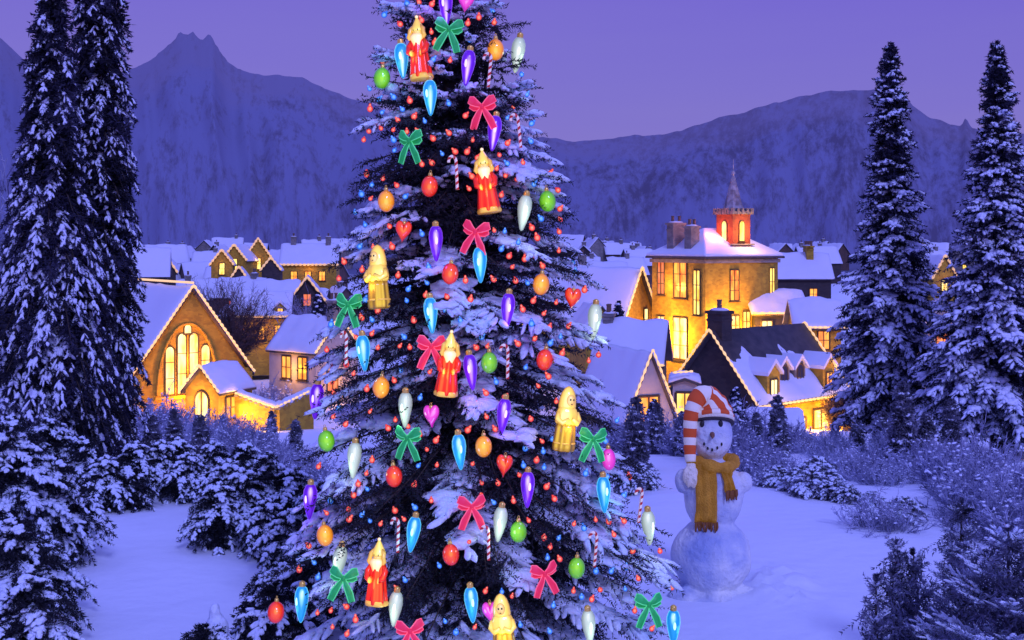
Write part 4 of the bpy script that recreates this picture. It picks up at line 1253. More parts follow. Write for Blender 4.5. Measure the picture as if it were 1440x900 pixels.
row_house('long_house', 'low stone house with three small lit windows in a row', 366, 112, 5.0, 5, 3.0, 5.0, 6, 490,
          [(-.0 + u, .8, .62, 1.35, 'win_orange') for u in (.9, 2.4, 3.9)], llabel='the low house with three windows', glow=(('left', 2.4, 1.6, 130, 1.1),), gablet=((.7, 1.0, .5, .95),))
house('gable_house', 'dark timber gable house outlined by lights behind snowy trees', 432, 118, 4.4, 7, 3.0, 5.9, 8, wall='stone_dark', base_py=478, oh=.4,
      lights=('front',), light_label='the dark timber gable house', wins=(('front', 0, 3.3, .8, 1.2, 'win_red'),), seed=7)
row_house('house', 'snow-roofed house right behind the round bare tree', 330, 150, 5.5, 6, 2.8, 5.0, -6, 450, [(3, 1, 1, 1.4, 'win_red')], wall='stone_dark', lights=False, seed=8, chims=((0, 1.2, 4.4, .9, .7, 1.2),))
row_house('house', 'snow-roofed house between the bare tree and the timber gable', 388, 146, 5.0, 6, 2.6, 4.7, 8, 452, [(1.2, 1, 1, 1.3, 'win_orange'), (3.4, 1, 1, 1.3, 'win_orange')], wall='stone', lights=True, llabel='the house behind the bare tree', seed=9)
row_house('house', 'low snow-roofed house above the chapel ridge with one small light', 280, 152, 5.0, 6, 2.4, 4.6, 12, 448, [(3.6, .8, .9, 1.2, 'win_hot')], wall='stone_grey', lights=False, seed=10, chims=((0, 4, 4.0, .9, .7, 1.2),))
# the inn with lit gables
inn = [('house with broad lit gable in the far row', 330, 200, 4.0, 6, 4.2, 6.6, -8), ('house with tallest lit gable in the far row', 312, 195, 3.4, 6, 3.4, 5.6, 8), ('steep lit gable house standing apart in the far row', 363, 205, 4.6, 7, 4.4, 7.8, 10)]
for i, (lb, px, Y, w, l, ev, rg, ro) in enumerate(inn):
    house('gable_house', lb, px, Y, w, l, ev, rg, ro, wall='stone', base_py=402, oh=.25, lights=('front',), light_label='the ' + lb.replace(' in the far row', ''), far=True, seed=10 + i,
          wins=(('front', 0, ev - 1.6, .9, 1.9, 'win_yellow', dict(mull=0)),), glow=(('front', 0, ev, 30, 1.2),))
for lb, px, Y, w, h1 in (('tiny lit dormer house below the far gables', 336, 175, 2.2, 3.4), ('small dark-fronted lit gable below the far gables', 381, 172, 2.6, 4.6)):
    house('gable_house', lb, px, Y, w, 4, h1 - 1.6, h1, 6, wall='stone_dark', base_py=410, oh=.2, lights=('front',), light_label='the ' + lb, far=True, wins=(('front', 0, .6, .7, .9, 'win_orange', dict(mull=0)),))
row_house('manor_house', 'far wide house with upswept lit eaves and two chimneys', 434, 190, 8.6, 7, 3.4, 6.4, 4, 402, [(u, .8, 1, 1.5, 'win_orange') for u in (2.2, 4.4, 6.6)], llabel='the far wide house with two chimneys',
          chims=((0, 1.5, 5.8, 1, .8, 1.8), (0, 7, 5.8, 1, .8, 1.8)), glow=(('left', 4.3, 2.5, 60, 1.2),), seed=12)
house('gable_house', 'little round-roofed cottage with narrow lit front near the chapel ridge', 231, 140, 2.6, 5, 3.0, 5.0, 20, wall='stone_dark', base_py=420, oh=.2, lights=('front',), light_label='the little cottage near the chapel ridge', far=True,
      wins=(('front', 0, 1.2, .8, 1.6, 'win_hot', dict(mull=0)),), seed=14)
row_house('cottage', 'plain snow-roofed cottage behind the chapel ridge', 212, 132, 3.4, 5, 2.6, 5.4, 14, 420, [], wall='stone_dark', lights=False, seed=15)

# ---- the manor with tower
def manor():
    Y = 96; c = at(992, 566, Y)          # foot of the corner nearest to us
    th = R(33); H_ = 11.4
    wr, wl = 8.0, 6.6
    u = Vector((math.cos(th), math.sin(th), 0)); v = Vector((-math.sin(th), math.cos(th), 0))
    r = empty('manor_house', c, th); tag(r, 'tall stone manor with snowy hipped roof and glowing windows', 'manor')
    b = MB(); b.box((wr / 2, wl / 2, H_ / 2 - 1), (wr, wl, H_ + 2)); b.build('wall', M['stone'], r)
    e = .4; z0 = H_; z1 = H_ + 2.3
    def hip(z0, z1, e, th_):
        b = MB()
        bs = [(-e, -e, z0), (wr + e, -e, z0), (wr + e, wl + e, z0), (-e, wl + e, z0)]
        tp = [(wr * .35, wl * .5, z1), (wr * .65, wl * .5, z1)]
        bt = [(x, y, z - th_) for x, y, z in bs]
        b.add(bs + tp + bt, [(0, 1, 5, 4), (1, 2, 5), (2, 3, 4, 5), (3, 0, 4), (6, 7, 1, 0), (7, 8, 2, 1), (8, 9, 3, 2), (9, 6, 0, 3), (9, 8, 7, 6)])
        return b
    ro = hip(z0 + .15, z1, e, .15).build('roof', M['slate'], r)
    so_ = hip(z0 + .36, z1 + .25, e * .95, .2).build('snow_cover', M['snow_roof'], ro, False, .12)
    b = MB(); b.box((wr / 2, wl / 2, H_ - .2), (wr + .3, wl + .3, .3)); b.build('cornice', M['stone_grey'], r)
    F0 = (Vector((1, 0, 0)), Vector((0, -1, 0))); F1 = (Vector((0, -1, 0)), Vector((-1, 0, 0)))
    for x, z, w, h, m in ((3.1, 8.0, .95, 2.5, 'win_orange'), (2.1, 4.6, .75, 2.4, 'win_yellow'), (3.2, 4.4, .85, 2.4, 'win_hot'), (4.4, 4.6, .8, 2.5, 'win_yellow'), (7.3, 7.2, .55, 3.4, 'win_yellow')):
        window(r, Vector((x, -.005, z)), *F0, w, h, M[m], mull=1, trans=2)
    for y, z, w, h, m in ((1.0, 6.9, .8, 3.6, 'win_yellow'), (3.0, 8.2, 1.6, 2.9, 'win_orange'), (5.4, 8.4, .85, 2.7, 'win_red'), (3.0, 3.2, 1.7, 3.4, 'win_hot'), (5.4, 3.6, .9, 3.0, 'win_hot')):
        window(r, Vector((-.005, y, z)), *F1, w, h, M[m], mull=1, trans=2)
    for x, y, z, w, d, h in ((.9, 4.6, z0 + .6, 1.3, .8, 2.2), (.7, 2.4, z0 + .5, .9, .8, 2.0), (7.2, 3.8, z0 + .6, .9, .8, 2.4)):
        chimney(r, (x, y, z), w, d, h, M['stone_grey'], 2)
    # the tower, set on the roof behind the right-hand face
    tw = MB(); cx, cy, s = 4.6, 1.7, 1.95
    zt = H_ + 3.7
    tw.box((cx, cy, (H_ - .5 + zt) / 2), (s, s, zt - H_ + .5))
    to = tw.build('tower', M['brick_red'], r)
    cr_ = MB()
    for i in range(5):
        q = -s / 2 - .08 + (s + .16) * i / 4
        for a in ((cx + q, cy - s / 2 - .08), (cx + q, cy + s / 2 + .08), (cx - s / 2 - .08, cy + q * .6), (cx + s / 2 + .08, cy + q * .6)):
            cr_.box((a[0], a[1], zt + .16), (.24, .24, .5))
    cr_.box((cx, cy, zt + .05), (s + .3, s + .3, .2)); cr_.build('battlement', M['stone_grey'], to)
    sp = MB(); sp.lathe([(.95, zt + .1), (.84, zt + .4), (.64, zt + 1.05), (.42, zt + 1.95), (.18, zt + 2.9), (.10, zt + 3.15), (.17, zt + 3.28), (.15, zt + 3.45), (.05, zt + 3.55), (.02, zt + 4.5)], 8, c=(cx, cy, 0))
    sp.build('spire', M['spire'], to)
    window(to, Vector((cx, cy - s / 2 - .005, zt - 2.3)), *F0, .6, 1.7, M['win_yellow'], arched=True, mull=0, trans=0)
    window(to, Vector((cx - s / 2 - .005, cy, zt - 2.3)), *F1, .6, 1.7, M['win_hot'], arched=True, mull=0, trans=0)
    bl = MB(); bl.box((cx, cy, zt - 2.55), (s + .5, s + .5, .12)); bl.build('balcony_ledge', M['stone_grey'], to)
    MW = Matrix.Translation(c) @ Matrix.Rotation(th, 4, 'Z')
    for p, e_, col in (((3.2, -1.3, 4.9), 2300, (1, .43, .02)), ((5.6, -1.2, 4.2), 1300, (1, .43, .02)), ((1.0, -1.4, 6.5), 800, (1, .46, .03)), ((-1.3, 3.2, 5.0), 2300, (1, .45, .02)), ((-1.2, 4.2, 9.0), 420, (1, .42, .06)), ((3.2, -1.1, 8.8), 130, (1, .45, .08)),
                    ((cx + .1, cy - 2.2, zt - 1.5), 420, (1, .45, .05)), ((cx - 2.0, cy, zt - 1.5), 260, (1, .25, .06))):
        lamp(MW @ Vector(p), e_, col)


M['spire'] = mat('snow_dusted_spire', (.42, .38, .42), .8, var=(.16, .13, .15), vscale=2.2)
manor()
house('wing_house', 'snow-roofed house beside the manor with one lit window', 898, 104, 8.0, 9, 4.0, 8.6, 62, wall='stone', base_py=520, oh=.3, wins=(('front', 1.6, 3.3, .9, 1.9, 'win_hot', dict(mull=0)), ('left', 3, 1.5, .9, 1.6, 'win_yellow')),
      lights=('front', 'left'), light_label='the house beside the manor', glow=(('front', 1.5, 3.5, 180, 1.1),), seed=21)
row_house('annex', 'low dark annex with one lit window, on the far side of the manor', 1098, 98, 4.3, 5, 4.6, 6.2, 4, 520, [(3.3, 2.3, .9, 1.7, 'win_hot')], wall='stone_dark', llabel='the dark annex', glow=(('left', 3.2, 2.5, 30, 1.0),), seed=22)
row_house('annex', 'narrow annex with small lit window beside the conifer', 1152, 84, 3.0, 4, 4.0, 5.6, -4, 540, [(1.2, 2.4, .8, 1.3, 'win_orange')], llabel='the narrow annex beside the conifer', glow=(('left', 1.2, 2.5, 40, 1.0),), seed=23)
house('cottage', 'slim cottage end with two lit windows beside the snowy little fir', 846, 82, 2.2, 5, 4.0, 5.4, 10, wall='stone', base_py=545, oh=.2, wins=(('front', 0, 2.0, .7, 1.1, 'win_yellow', dict(mull=0)), ('front', 0, .4, .7, 1.0, 'win_yellow', dict(mull=0))), seed=24)

# ---- the near cottage group on the east side
M['stone_cot'] = M['stone']


def patchy_snow(parent, w, l, eave, ridge, oh, seed, bias=.1):
    """drifts of snow lying on the lower part of the right-hand slope"""
    hw = w / 2; sl = (ridge - eave) / hw
    U, Vv = np.meshgrid(np.linspace(.02, 1, 46), np.linspace(0, 1, 60))
    X = U * (hw + oh); Y = -oh + Vv * (l + 2 * oh)
    m = fbm(X * 1.1 + seed, Y * .8, seed, 4) + (U - .55) * 1.1 + bias
    m = np.minimum(m, np.minimum(Vv, 1 - Vv) * 12); m = np.minimum(m, (1.02 - U) * 12)
    Z = ridge - X * sl + .16 + .30 * np.clip(m, -.35, .55)
    V = np.stack([X, Y, Z], -1).reshape(-1, 3); n, k = U.shape
    i = np.arange(n - 1)[:, None] * k + np.arange(k - 1)[None, :]
    F = np.stack([i, i + 1, i + k + 1, i + k], -1).reshape(-1, 4)
    obj('snow_patch', mesh_np('snow_patch', V, F, True), M['snow_roof'], parent)


CW, CL, CE, CR = 5.4, 7.6, 2.4, 5.6
ck, MWk = house('cottage', 'dark-gabled cottage with tall chimney and lights along its eaves', 1004, 62, CW, CL, CE, CR, -48, wall='stone', roof='slate', base_py=622, oh=.35, snow=0,
      wins=(('right', 3.6, -.3, 1.0, 1.5, 'win_yellow'), ('right', 5.5, -.5, 1.4, 2.0, 'win_hot'), ('right', 6.9, -.4, .7, 1.7, 'win_orange')),
      chims=((0, .45, 4.9, .95, .8, 1.7, 'stone_dark', 1),), lights=('front', 'right', 'back'), light_label='the dark-gabled cottage',
      glow=(('right', 5.6, .9, 700, 1.2), ('right', 3.4, 1.0, 330, 1.2), ('right', 7.2, .8, 480, 1.0)), seed=25)
ckroof = [c for c in ck.children if c.name.startswith('roof')][0]
patchy_snow(ckroof, CW, CL, CE, CR, .35, 4)
fb = MB(); fb.add([(-CW / 2 - .02, -.03, -1.5), (CW / 2 + .02, -.03, -1.5), (CW / 2 + .02, -.03, CE), (0, -.03, CR - .02), (-CW / 2 - .02, -.03, CE)], [(0, 1, 2, 3, 4)])
fb.build('gable_cladding', M['stone_dark'], ck)
for yy, kk in ((1.3, 0), (6.2, 1)):
    dormer(ck, 1, yy, 1.05, 2.0, 1.5, CE - .75, CW / 2 + .05, M['stone'], M['win_hot' if kk == 0 else 'win_orange'])
    lamp(MWk @ Vector((CW / 2 + 1.0, yy, CE + .2)), 28)
for yy in (2.9, 4.3):
    dormer(ck, 1, yy, .95, .75, 1.3, CE + .55, CW / 2 - .45, M['stone_grey'], M['dark_glass'], arched=True)

house('lodge', 'small steep gabled lodge with orange window, nearest the snowman', 914, 55, 2.5, 4.6, .9, 3.7, 26, wall='plaster', base_py=614, oh=.2, wins=(('front', -.1, .1, 1.1, 1.75, 'win_orange'),),
      lights=('front',), light_label='the steep gabled lodge', glow=(('front', -.3, 1.2, 60, .9),), seed=26)
house('bay_house', 'narrow flat-topped bay with tall yellow window behind the snowman hat', 963, 58, 1.15, 2.2, 2.75, 2.95, -8, wall='plaster', base_py=622, oh=.2, wins=(('front', 0, .3, .85, 2.1, 'win_yellow'),),
      lights=None, glow=(('front', 0, 1.2, 20, .9),), seed=27, snow=.18)
bead_string([at(946, 524, 57.5), at(976, 522, 57.6)], 'string_lights', 'warm string lights on the front edge of the flat-topped bay', None, .3, .025, .06)
row_house('house', 'dark low house with sloping snowy roof and a chimney, behind the lodge', 882, 70, 3.6, 4, 1.8, 3.9, -14, 552, [], wall='stone_dark', lights=True, llabel='the low house behind the lodge', chims=((0, 3.2, 3.4, .7, .6, .9),), seed=28)
row_house('shed', 'low shed with snow-covered roof and lit eave in the bushes', 1092, 47, 1.5, 1.6, 1.0, 1.7, -6, 648, [], wall='stone_dark', lights=True, llabel='the low shed in the bushes', seed=29)
house('gable_house', 'lit gable house glimpsed between the two conifers on the hill side', 1328, 165, 3.4, 6, 3.4, 6.2, 12, wall='stone', base_py=425, oh=.25, lights=('front',), light_label='the gable house glimpsed between the conifers', far=True,
      wins=(('front', 0, 1.5, .9, 1.6, 'win_hot', dict(mull=0)),), glow=(('front', 0, 3, 30, 1.2),), seed=30)
house('cottage', 'rosy-lit cottage wall glimpsed between the two conifers', 1330, 98, 3.2, 5, 3.0, 4.9, -10, wall='plaster', base_py=512, oh=.2, wins=(('front', -.2, 1.0, 1.1, 1.6, 'win_red'),), glow=(('front', 0, 1.6, 60, 1.0),), seed=31)
row_house('house', 'snow-roofed house with a row of chimney pots beyond the manor', 1122, 138, 7.5, 6, 4.0, 6.6, -3, 440, [(2.0, 1.5, .9, 1.3, 'win_orange')], wall='stone_dark', lights=False, chims=((0, 2.0, 6.0, 2.2, .8, 1.5, 'stone', 4),), seed=32)
row_house('house', 'broad dark house under deep snow on the left of the wing house', 846, 128, 6.0, 6, 3.0, 5.6, 6, 446, [(1.6, 1.0, .8, 1.2, 'win_orange')], wall='stone_dark', lights=False, chims=((0, 4.6, 5.0, 1, .8, 1.4),), seed=33)
house('cottage', 'far cottage with two lit windows behind the tall firs at the edge', 18, 190, 6, 7, 3.6, 6.2, 10, wall='stone_dark', base_py=395, oh=.25, far=True, seed=34,
      wins=(('front', -1.5, 1.0, 1.1, 1.6, 'win_hot', dict(mull=0)), ('front', 1.4, 1.0, 1.1, 1.6, 'win_hot', dict(mull=0))))

# ---- the far rows of the village
rv = random.Random(12); k = 0
spots = []
for lo, hi, n in ((176, 500, 24), (178, 498, 22), (812, 930, 9), (815, 925, 7), (1098, 1190, 8), (1285, 1360, 5), (-20, 60, 4)):
    for i in range(n):
        spots.append((lo + (hi - lo) * (i + rv.uniform(.2, .8)) / n, rv.uniform(225, 350) if n != 22 else rv.uniform(165, 230)))
for lo, hi, n in ((186, 300, 4), (380, 470, 3), (826, 905, 4), (1105, 1180, 2)):
    for i in range(n):
        spots.append((lo + (hi - lo) * (i + rv.uniform(.2, .8)) / n, rv.uniform(128, 160)))
wallk = ['stone_dark', 'stone_grey', 'stone_dark', 'brick_dim']
M['brick_dim'] = stone_mat('dim_brick', (.16, .09, .08), (.11, .07, .06), (.1, .1, .1))
for px, Y in spots:
    w = rv.uniform(3.6, 6.0); l = rv.uniform(4.5, 8); ev = rv.uniform(2.4, 4.0) * (.8 if Y < 230 else 1); rg = ev + w * rv.uniform(.36, .55)
    if Y > 200: w, l, ev, rg = w * 1.25, l * 1.2, ev * 1.45, rg * 1.42
    rot = rv.choice([rv.uniform(-30, 30), rv.uniform(60, 120)])
    lit = rv.random() < .45
    wn = []
    if lit: wn = [('front', rv.uniform(-1, 1), 1.0, 1.0, 1.4, rv.choice(['win_orange', 'win_red', 'win_yellow']), dict(mull=0, trans=0)), ('left', l / 2, 1.0, 1.0, 1.4, 'win_orange', dict(mull=0, trans=0))]
    house('village_house', 'small snow-roofed house with a lit window in the hazy far rows' if lit else 'small unlit snow-roofed house in the hazy far rows of the village', px, Y, w, l, ev, rg, rot, wall=rv.choice(wallk), oh=.3, far=True, seed=50 + k,
          wins=wn, chims=((0, rv.uniform(1, l - 1), rg - .5, .9, .8, 1.3, 'stone_grey', 1),) if rv.random() < .7 else (), group='lit houses in the far rows' if lit else 'unlit houses in the far rows')
    k += 1
# ------------------------------------------------------------------ the snowman
M['snowman'] = mat('packed_snow', (.34, .42, .68), .75, var=(.86, .87, .84), vscale=2.6, bump=.6, bscale=18)
M['coal'] = mat('coal', (.015, .013, .015), .6)
M['carrot'] = mat('dried_carrot', (.22, .09, .05), .7)
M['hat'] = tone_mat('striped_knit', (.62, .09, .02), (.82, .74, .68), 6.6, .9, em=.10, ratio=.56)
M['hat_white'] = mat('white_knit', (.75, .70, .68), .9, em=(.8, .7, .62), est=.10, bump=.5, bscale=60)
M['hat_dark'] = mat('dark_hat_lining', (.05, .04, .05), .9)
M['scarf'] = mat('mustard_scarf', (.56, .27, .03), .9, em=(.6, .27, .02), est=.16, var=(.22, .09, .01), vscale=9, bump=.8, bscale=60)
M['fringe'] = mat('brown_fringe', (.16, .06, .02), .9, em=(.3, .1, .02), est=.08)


def snowball(c, r, seed, amp=.03):
    tv, tf = _ico(4)
    n = fbm(tv[:, 0] * 2.3 + 5, tv[:, 2] * 2.3 + tv[:, 1] * 1.7, seed, 4)
    V = tv * (1 + amp * n)[:, None] * np.array(r) + np.array(c)
    return V, tf


YS = 11.0; ks = YS / FPX
sx_ = (1000 - HX) * ks; sg = gz(sx_, YS)
sm = empty('snowman', (sx_, YS, sg), 0); tag(sm, 'three-ball snowman wearing striped bobble hat and mustard scarf', 'snowman')
zof = lambda py: CAMZ - (py - HY) * ks - sg
xof = lambda px: (px - 1000) * ks
zb, zm, zh = zof(782), zof(695), zof(611)
body = cat_mesh([snowball((0, 0, zb), (.355, .34, .36), 1, .07), snowball((0, 0, -.10), (.46, .42, .19), 8, .35), snowball((.30, -.12, -.02), (.17, .14, .10), 10, .4), snowball((-.26, -.18, -.03), (.16, .13, .10), 11, .4), snowball((.02, 0, zm), (.27, .25, .33), 2, .06), snowball((.0, -.01, zh), (.192, .185, .235), 3, .012),
                 snowball((xof(959), -.08, zof(674)), (.075, .085, .115), 4, .08), snowball((xof(1044), -.06, zof(676)), (.082, .085, .095), 5, .08)])
bo = obj('body', mesh_np('body', *body, True), M['snowman'], sm)
md = bo.modifiers.new('join', 'REMESH'); md.mode = 'VOXEL'; md.voxel_size = .016; md.use_smooth_shade = True
md2 = bo.modifiers.new('soften', 'SMOOTH'); md2.iterations = 6; md2.factor = .6
hf = lambda x, z: -.01 - .185 * math.sqrt(max(.02, 1 - (x / .192) ** 2 - ((z - zh) / .235) ** 2))
for px, py in ((984, 593), (1009, 592)):
    b = MB(); x, z = xof(px), zof(py); b.ell((x, hf(x, z) - .004, z), (.022, .018, .032), 10, 8); b.build('eye', M['coal'], sm, True)
b = MB(); x, z = xof(997), zof(606); y = hf(x, z); b.tube([(x, y + .02, z), (x - .004, y - .03, z - .006), (x - .012, y - .085, z - .022)], [.026, .020, .005], 9); b.build('nose', M['carrot'], sm, True)
for px, py in ((986, 620), (991, 626), (997, 628), (1004, 625), (1010, 620)):
    b = MB(); x, z = xof(px), zof(py); b.ell((x, hf(x, z) - .002, z), (.010, .010, .016), 8, 6); b.build('coal_mouth_piece', M['coal'], sm, True)
# hat: cap on the crown of the head, flopping over to its right side
b = MB()
path = [(.012, -.012, zh + .135), (.010, .018, zh + .195), (-.004, .01, zh + .26), (-.035, -.005, zh + .325), (-.085, -.02, zh + .355), (-.140, -.05, zh + .325), (-.176, -.075, zh + .25),
        (-.200, -.09, zh + .15), (-.208, -.10, zh + .03), (-.212, -.125, zh - .10), (-.210, -.155, zh - .22)]
rad = [.196, .190, .165, .130, .100, .082, .072, .066, .060, .055, .048]
P = [Vector(p) for p in path]; fp = []; fr = []; ft = []
Ls = [0]
for a, c in zip(P, P[1:]): Ls.append(Ls[-1] + (c - a).length)
for s in np.linspace(0, Ls[-1], 60):
    i = min(max(int(np.searchsorted(Ls, s)) - 1, 0), len(P) - 2); u = (s - Ls[i]) / (Ls[i + 1] - Ls[i])
    fp.append(P[i].lerp(P[i + 1], u)); fr.append((rad[i] * (1 - u) + rad[i + 1] * u) * (1 + .03 * math.sin(s * 90))); ft.append(s)
b.tube(fp, fr, 20, tones=ft)
for i in range(len(b.a)):                                   # stripes run up the cap as gores, then round the tail
    if b.a[i] < .24: b.a[i] = (i % 20) / 20 * 7 / 6.6
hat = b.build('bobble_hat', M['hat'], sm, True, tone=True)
b = MB(); b.M = Matrix.Translation((.008, .012, zh + .135)) @ Matrix.Rotation(R(-24), 4, 'X'); b.lathe([(.185, -.026), (.200, -.024), (.207, 0), (.201, .024), (.185, .026)], 28); b.build('brim', M['hat_white'], hat, True)
b = MB(); b.M = Matrix.Translation((.006, .012, zh + .098)) @ Matrix.Rotation(R(-24), 4, 'X'); b.lathe([(.186, -.012), (.203, -.010), (.203, .010), (.186, .012)], 28); b.build('lining', M['hat_dark'], hat, True)
pv, pf = snowball((-.212, -.185, zh - .335), (.066, .06, .105), 9, .35)
obj('bobble', mesh_np('bobble', pv, pf, True), M['hat_white'], hat)
# scarf
zn = zof(650)
b = MB()
ring = [(.02 + (.185 + .01 * math.sin(3 * a)) * math.cos(a), -.01 + .185 * math.sin(a), zn + .02 * math.sin(a * 2 + .5)) for a in np.linspace(0, 2 * math.pi, 37)]
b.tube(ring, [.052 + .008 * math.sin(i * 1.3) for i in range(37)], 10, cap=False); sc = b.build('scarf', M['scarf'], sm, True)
def tail(x0, x1, z0, z1, wd, name):
    n, m_ = 16, 9; v = []
    for i in range(n):
        t = i / (n - 1); z = z0 + (z1 - z0) * t; xc = x0 + (x1 - x0) * t
        for j in range(m_):
            q = j / (m_ - 1) - .5; x = xc + q * wd * (1 + .12 * t)
            e = max(.0, 1 - ((x - .02) / .27) ** 2 - ((z - zm) / .33) ** 2)
            y = min(-.25 * math.sqrt(e) - .035, -.20 + .15 * (1 - t) * 0) - .020 * math.sin(q * 15 + t * 2.5)
            v.append((x, y, z))
    f = [(i * m_ + j, i * m_ + j + 1, (i + 1) * m_ + j + 1, (i + 1) * m_ + j) for i in range(n - 1) for j in range(m_ - 1)]
    b = MB(); b.add(v, f); o = b.build(name, M['scarf'], sc, True)
    md = o.modifiers.new('cloth', 'SOLIDIFY'); md.thickness = .022; md.offset = 1
    fr = MB()
    for j in range(9):
        p = Vector(v[(n - 1) * m_ + j]); fr.tube([p + Vector((0, -.008, .01)), p + Vector((.004 * (j % 3 - 1), -.012, -.035)), p + Vector((.01 * (j % 2 - .5), -.010, -.075))], [.012, .011, .006], 6)
    fr.build('fringe', M['fringe'], sc, True)
tail(xof(986), xof(988), zn + .02, zof(728), .165, 'scarf_tail')
tail(xof(1012), xof(1022), zn + .02, zof(683), .085, 'scarf_tail')

# ------------------------------------------------------------------ trees of the setting
MN = (M['needle_far'], M['snow_far'], M['bark'])
def place(px, Y): 
    x = (px - HX) / FPX * Y
    return (x, Y, gz(x, Y) - .05)


def tall_fir(px, Y, top_py, prof, seed, label, **k):
    loc = place(px, Y); H = CAMZ - (top_py - HY) / FPX * Y - loc[2]
    P = np.array(prof, float)          # height fraction, half-width in metres
    Rf = lambda u: float(np.interp(u, P[:, 0], P[:, 1]))
    a = dict(nb=420, trunk_r=.16, rise=lambda f: .25 - .2 * f, sag=lambda f: .25 + .35 * f, tw_step=.10, tw_len=.36, per=12, nl=.085, nw=.024, snow_p=.5, snow_w=.05, snow_sub=0, hang=.25)
    a.update(k)
    return tree_object('fir_tree', loc, conifer(seed, H, Rf, **a), MN, label)


# the pair of big dark firs at the west edge
tall_fir(140, 19, -210, [(0, .60), (.08, .75), (.25, .72), (.45, .62), (.62, .52), (.75, .42), (.9, .22), (1, .03)], 21, 'tall dark drooping fir, the slimmer of the pair at the edge', nb=560, rise=lambda f: .10 - .2 * f, sag=lambda f: .7 + .5 * f,
         snow_p=.40, hang=.85, tw_len=.34, trunk_r=.2, per=13, nw=.028, snow_patch=.6, snow_w=.026, pad=.18, snow_sub=1)
tall_fir(72, 17.5, -60, [(0, 1.05), (.1, 1.05), (.3, .92), (.45, .72), (.6, .52), (.75, .38), (.88, .22), (1, .03)], 22, 'broad dark fir with snow patches, nearest the picture edge', nb=560, rise=lambda f: .14 - .2 * f, sag=lambda f: .65 + .5 * f,
         snow_p=.48, hang=.65, tw_len=.40, trunk_r=.2, per=13, nw=.028, snow_patch=.6, snow_w=.028, pad=.24, snow_sub=1)
# the two spiky firs on the east
tall_fir(1252, 30, 60, [(0, 1.25), (.07, 1.32), (.2, 1.24), (.35, 1.12), (.5, .80), (.62, .66), (.75, .45), (.85, .42), (.93, .22), (1, .03)], 23, 'tall snowy spruce beside the lit cottages', nb=600, snow_p=.68, upturn=.16, blunt=True,
         tw_step=.11, tw_len=.30, nl=.10, nw=.034, snow_w=.050, snow_patch=.42, jitter=(.45, 1.2), hang=.35, pad=.34)
tall_fir(1402, 27, 58, [(0, 1.55), (.08, 1.75), (.2, 1.55), (.35, 1.15), (.5, .80), (.65, .62), (.78, .42), (.9, .22), (1, .03)], 24, 'wide snowy spruce at the edge, with heavily laden lower boughs', nb=680, snow_p=.70, upturn=.16, blunt=True,
         tw_step=.11, tw_len=.30, nl=.10, nw=.032, snow_w=.050, snow_patch=.42, jitter=(.45, 1.2), hang=.35, pad=.34)
tall_fir(870, 76, 424, [(0, 1.2), (.15, 1.35), (.5, .9), (.8, .4), (1, .05)], 25, 'small snow-dusted fir in front of the snowy roofs beside the wing house', nb=110, tw_step=.3, tw_len=.5, nl=.22, nw=.09, snow_w=.14, snow_p=.55, per=9)
tall_fir(448, 100, 412, [(0, 1.6), (.15, 1.8), (.5, 1.2), (.8, .5), (1, .05)], 26, 'snow-dusted fir in front of the dark timber gable house', nb=110, tw_step=.35, tw_len=.6, nl=.26, nw=.10, snow_w=.16, snow_p=.6, per=9)
tall_fir(919, 42, 562, [(0, .5), (.15, .55), (.5, .36), (.8, .15), (1, .03)], 27, 'young frosted fir in front of the steep gabled lodge', nb=90, tw_step=.14, tw_len=.3, nl=.1, nw=.04, snow_w=.05, snow_p=.5, per=9)
tall_fir(1034, 40, 545, [(0, .5), (.15, .55), (.5, .36), (.8, .15), (1, .03)], 28, 'young frosted fir just behind the snowman head', nb=90, tw_step=.14, tw_len=.3, nl=.1, nw=.04, snow_w=.05, snow_p=.55, per=9)
# foreground firs, south-east corner
def front_fir(px, Y, top_py, rad, seed, label, **k):
    loc = place(px, Y); H = CAMZ - (top_py - HY) / FPX * Y - loc[2]
    a = dict(nb=200, trunk_r=.05, rise=lambda f: .85 - .25 * f, sag=lambda f: .25 + .2 * f, tw_step=.045, tw_len=.2, per=16, nl=.030, nw=.007, snow_p=.5, snow_w=.022, snow_sub=1, hang=.02, tier=.16, upturn=.1, tw_ang=45, hmin=.05, snow_patch=.7)
    a.update(k)
    return tree_object('fir_tree', loc, conifer(seed, H, lambda u: max(.02, rad * (1 - u) ** .8), **a), (M['needle_frosty'], M['snow_bough'], M['bark']), label)


M['needle_frosty'] = mat('half_frosted_needles', (.014, .014, .022), .8, var=(.19, .20, .34), vscale=5.0, spec=.2)
front_fir(1418, 6.4, 735, 1.05, 31, 'foreground fir with cupped snowy boughs at the lower corner', nb=260, snow_p=.62, snow_w=.011, pad=.22, clump=3, tw_len=.27, nl=.036)
front_fir(1312, 7.2, 772, .34, 32, 'slender foreground fir shoot leaning beside the corner fir', nb=110, snow_p=.3, rise=lambda f: 1.5 - .3 * f, jitter=(.5, 1.0), lean=(-.12, 0), snow_w=.010, pad=.2, tw_len=.24)
front_fir(1262, 7.0, 760, .20, 33, 'narrow upright foreground fir standing nearest the open snow', nb=110, snow_p=.4, rise=lambda f: 2.2 - .3 * f, jitter=(.6, 1.0), tier=0, snow_w=.009, pad=.2, tw_len=.24)
front_fir(1232, 6.6, 808, .22, 34, 'short frosted fir shoot at the bottom beside the narrow upright one', nb=90, snow_p=.3, rise=lambda f: 1.8 - .3 * f, jitter=(.6, 1.0), tier=0, snow_w=.010, pad=.2, tw_len=.24)
front_fir(1352, 8.6, 700, .45, 35, 'thin dark fir sapling behind the corner fir', nb=110, snow_p=.3, rise=lambda f: 1.1 - .3 * f, jitter=(.5, 1.0), snow_w=.011, pad=.2, tw_len=.24)

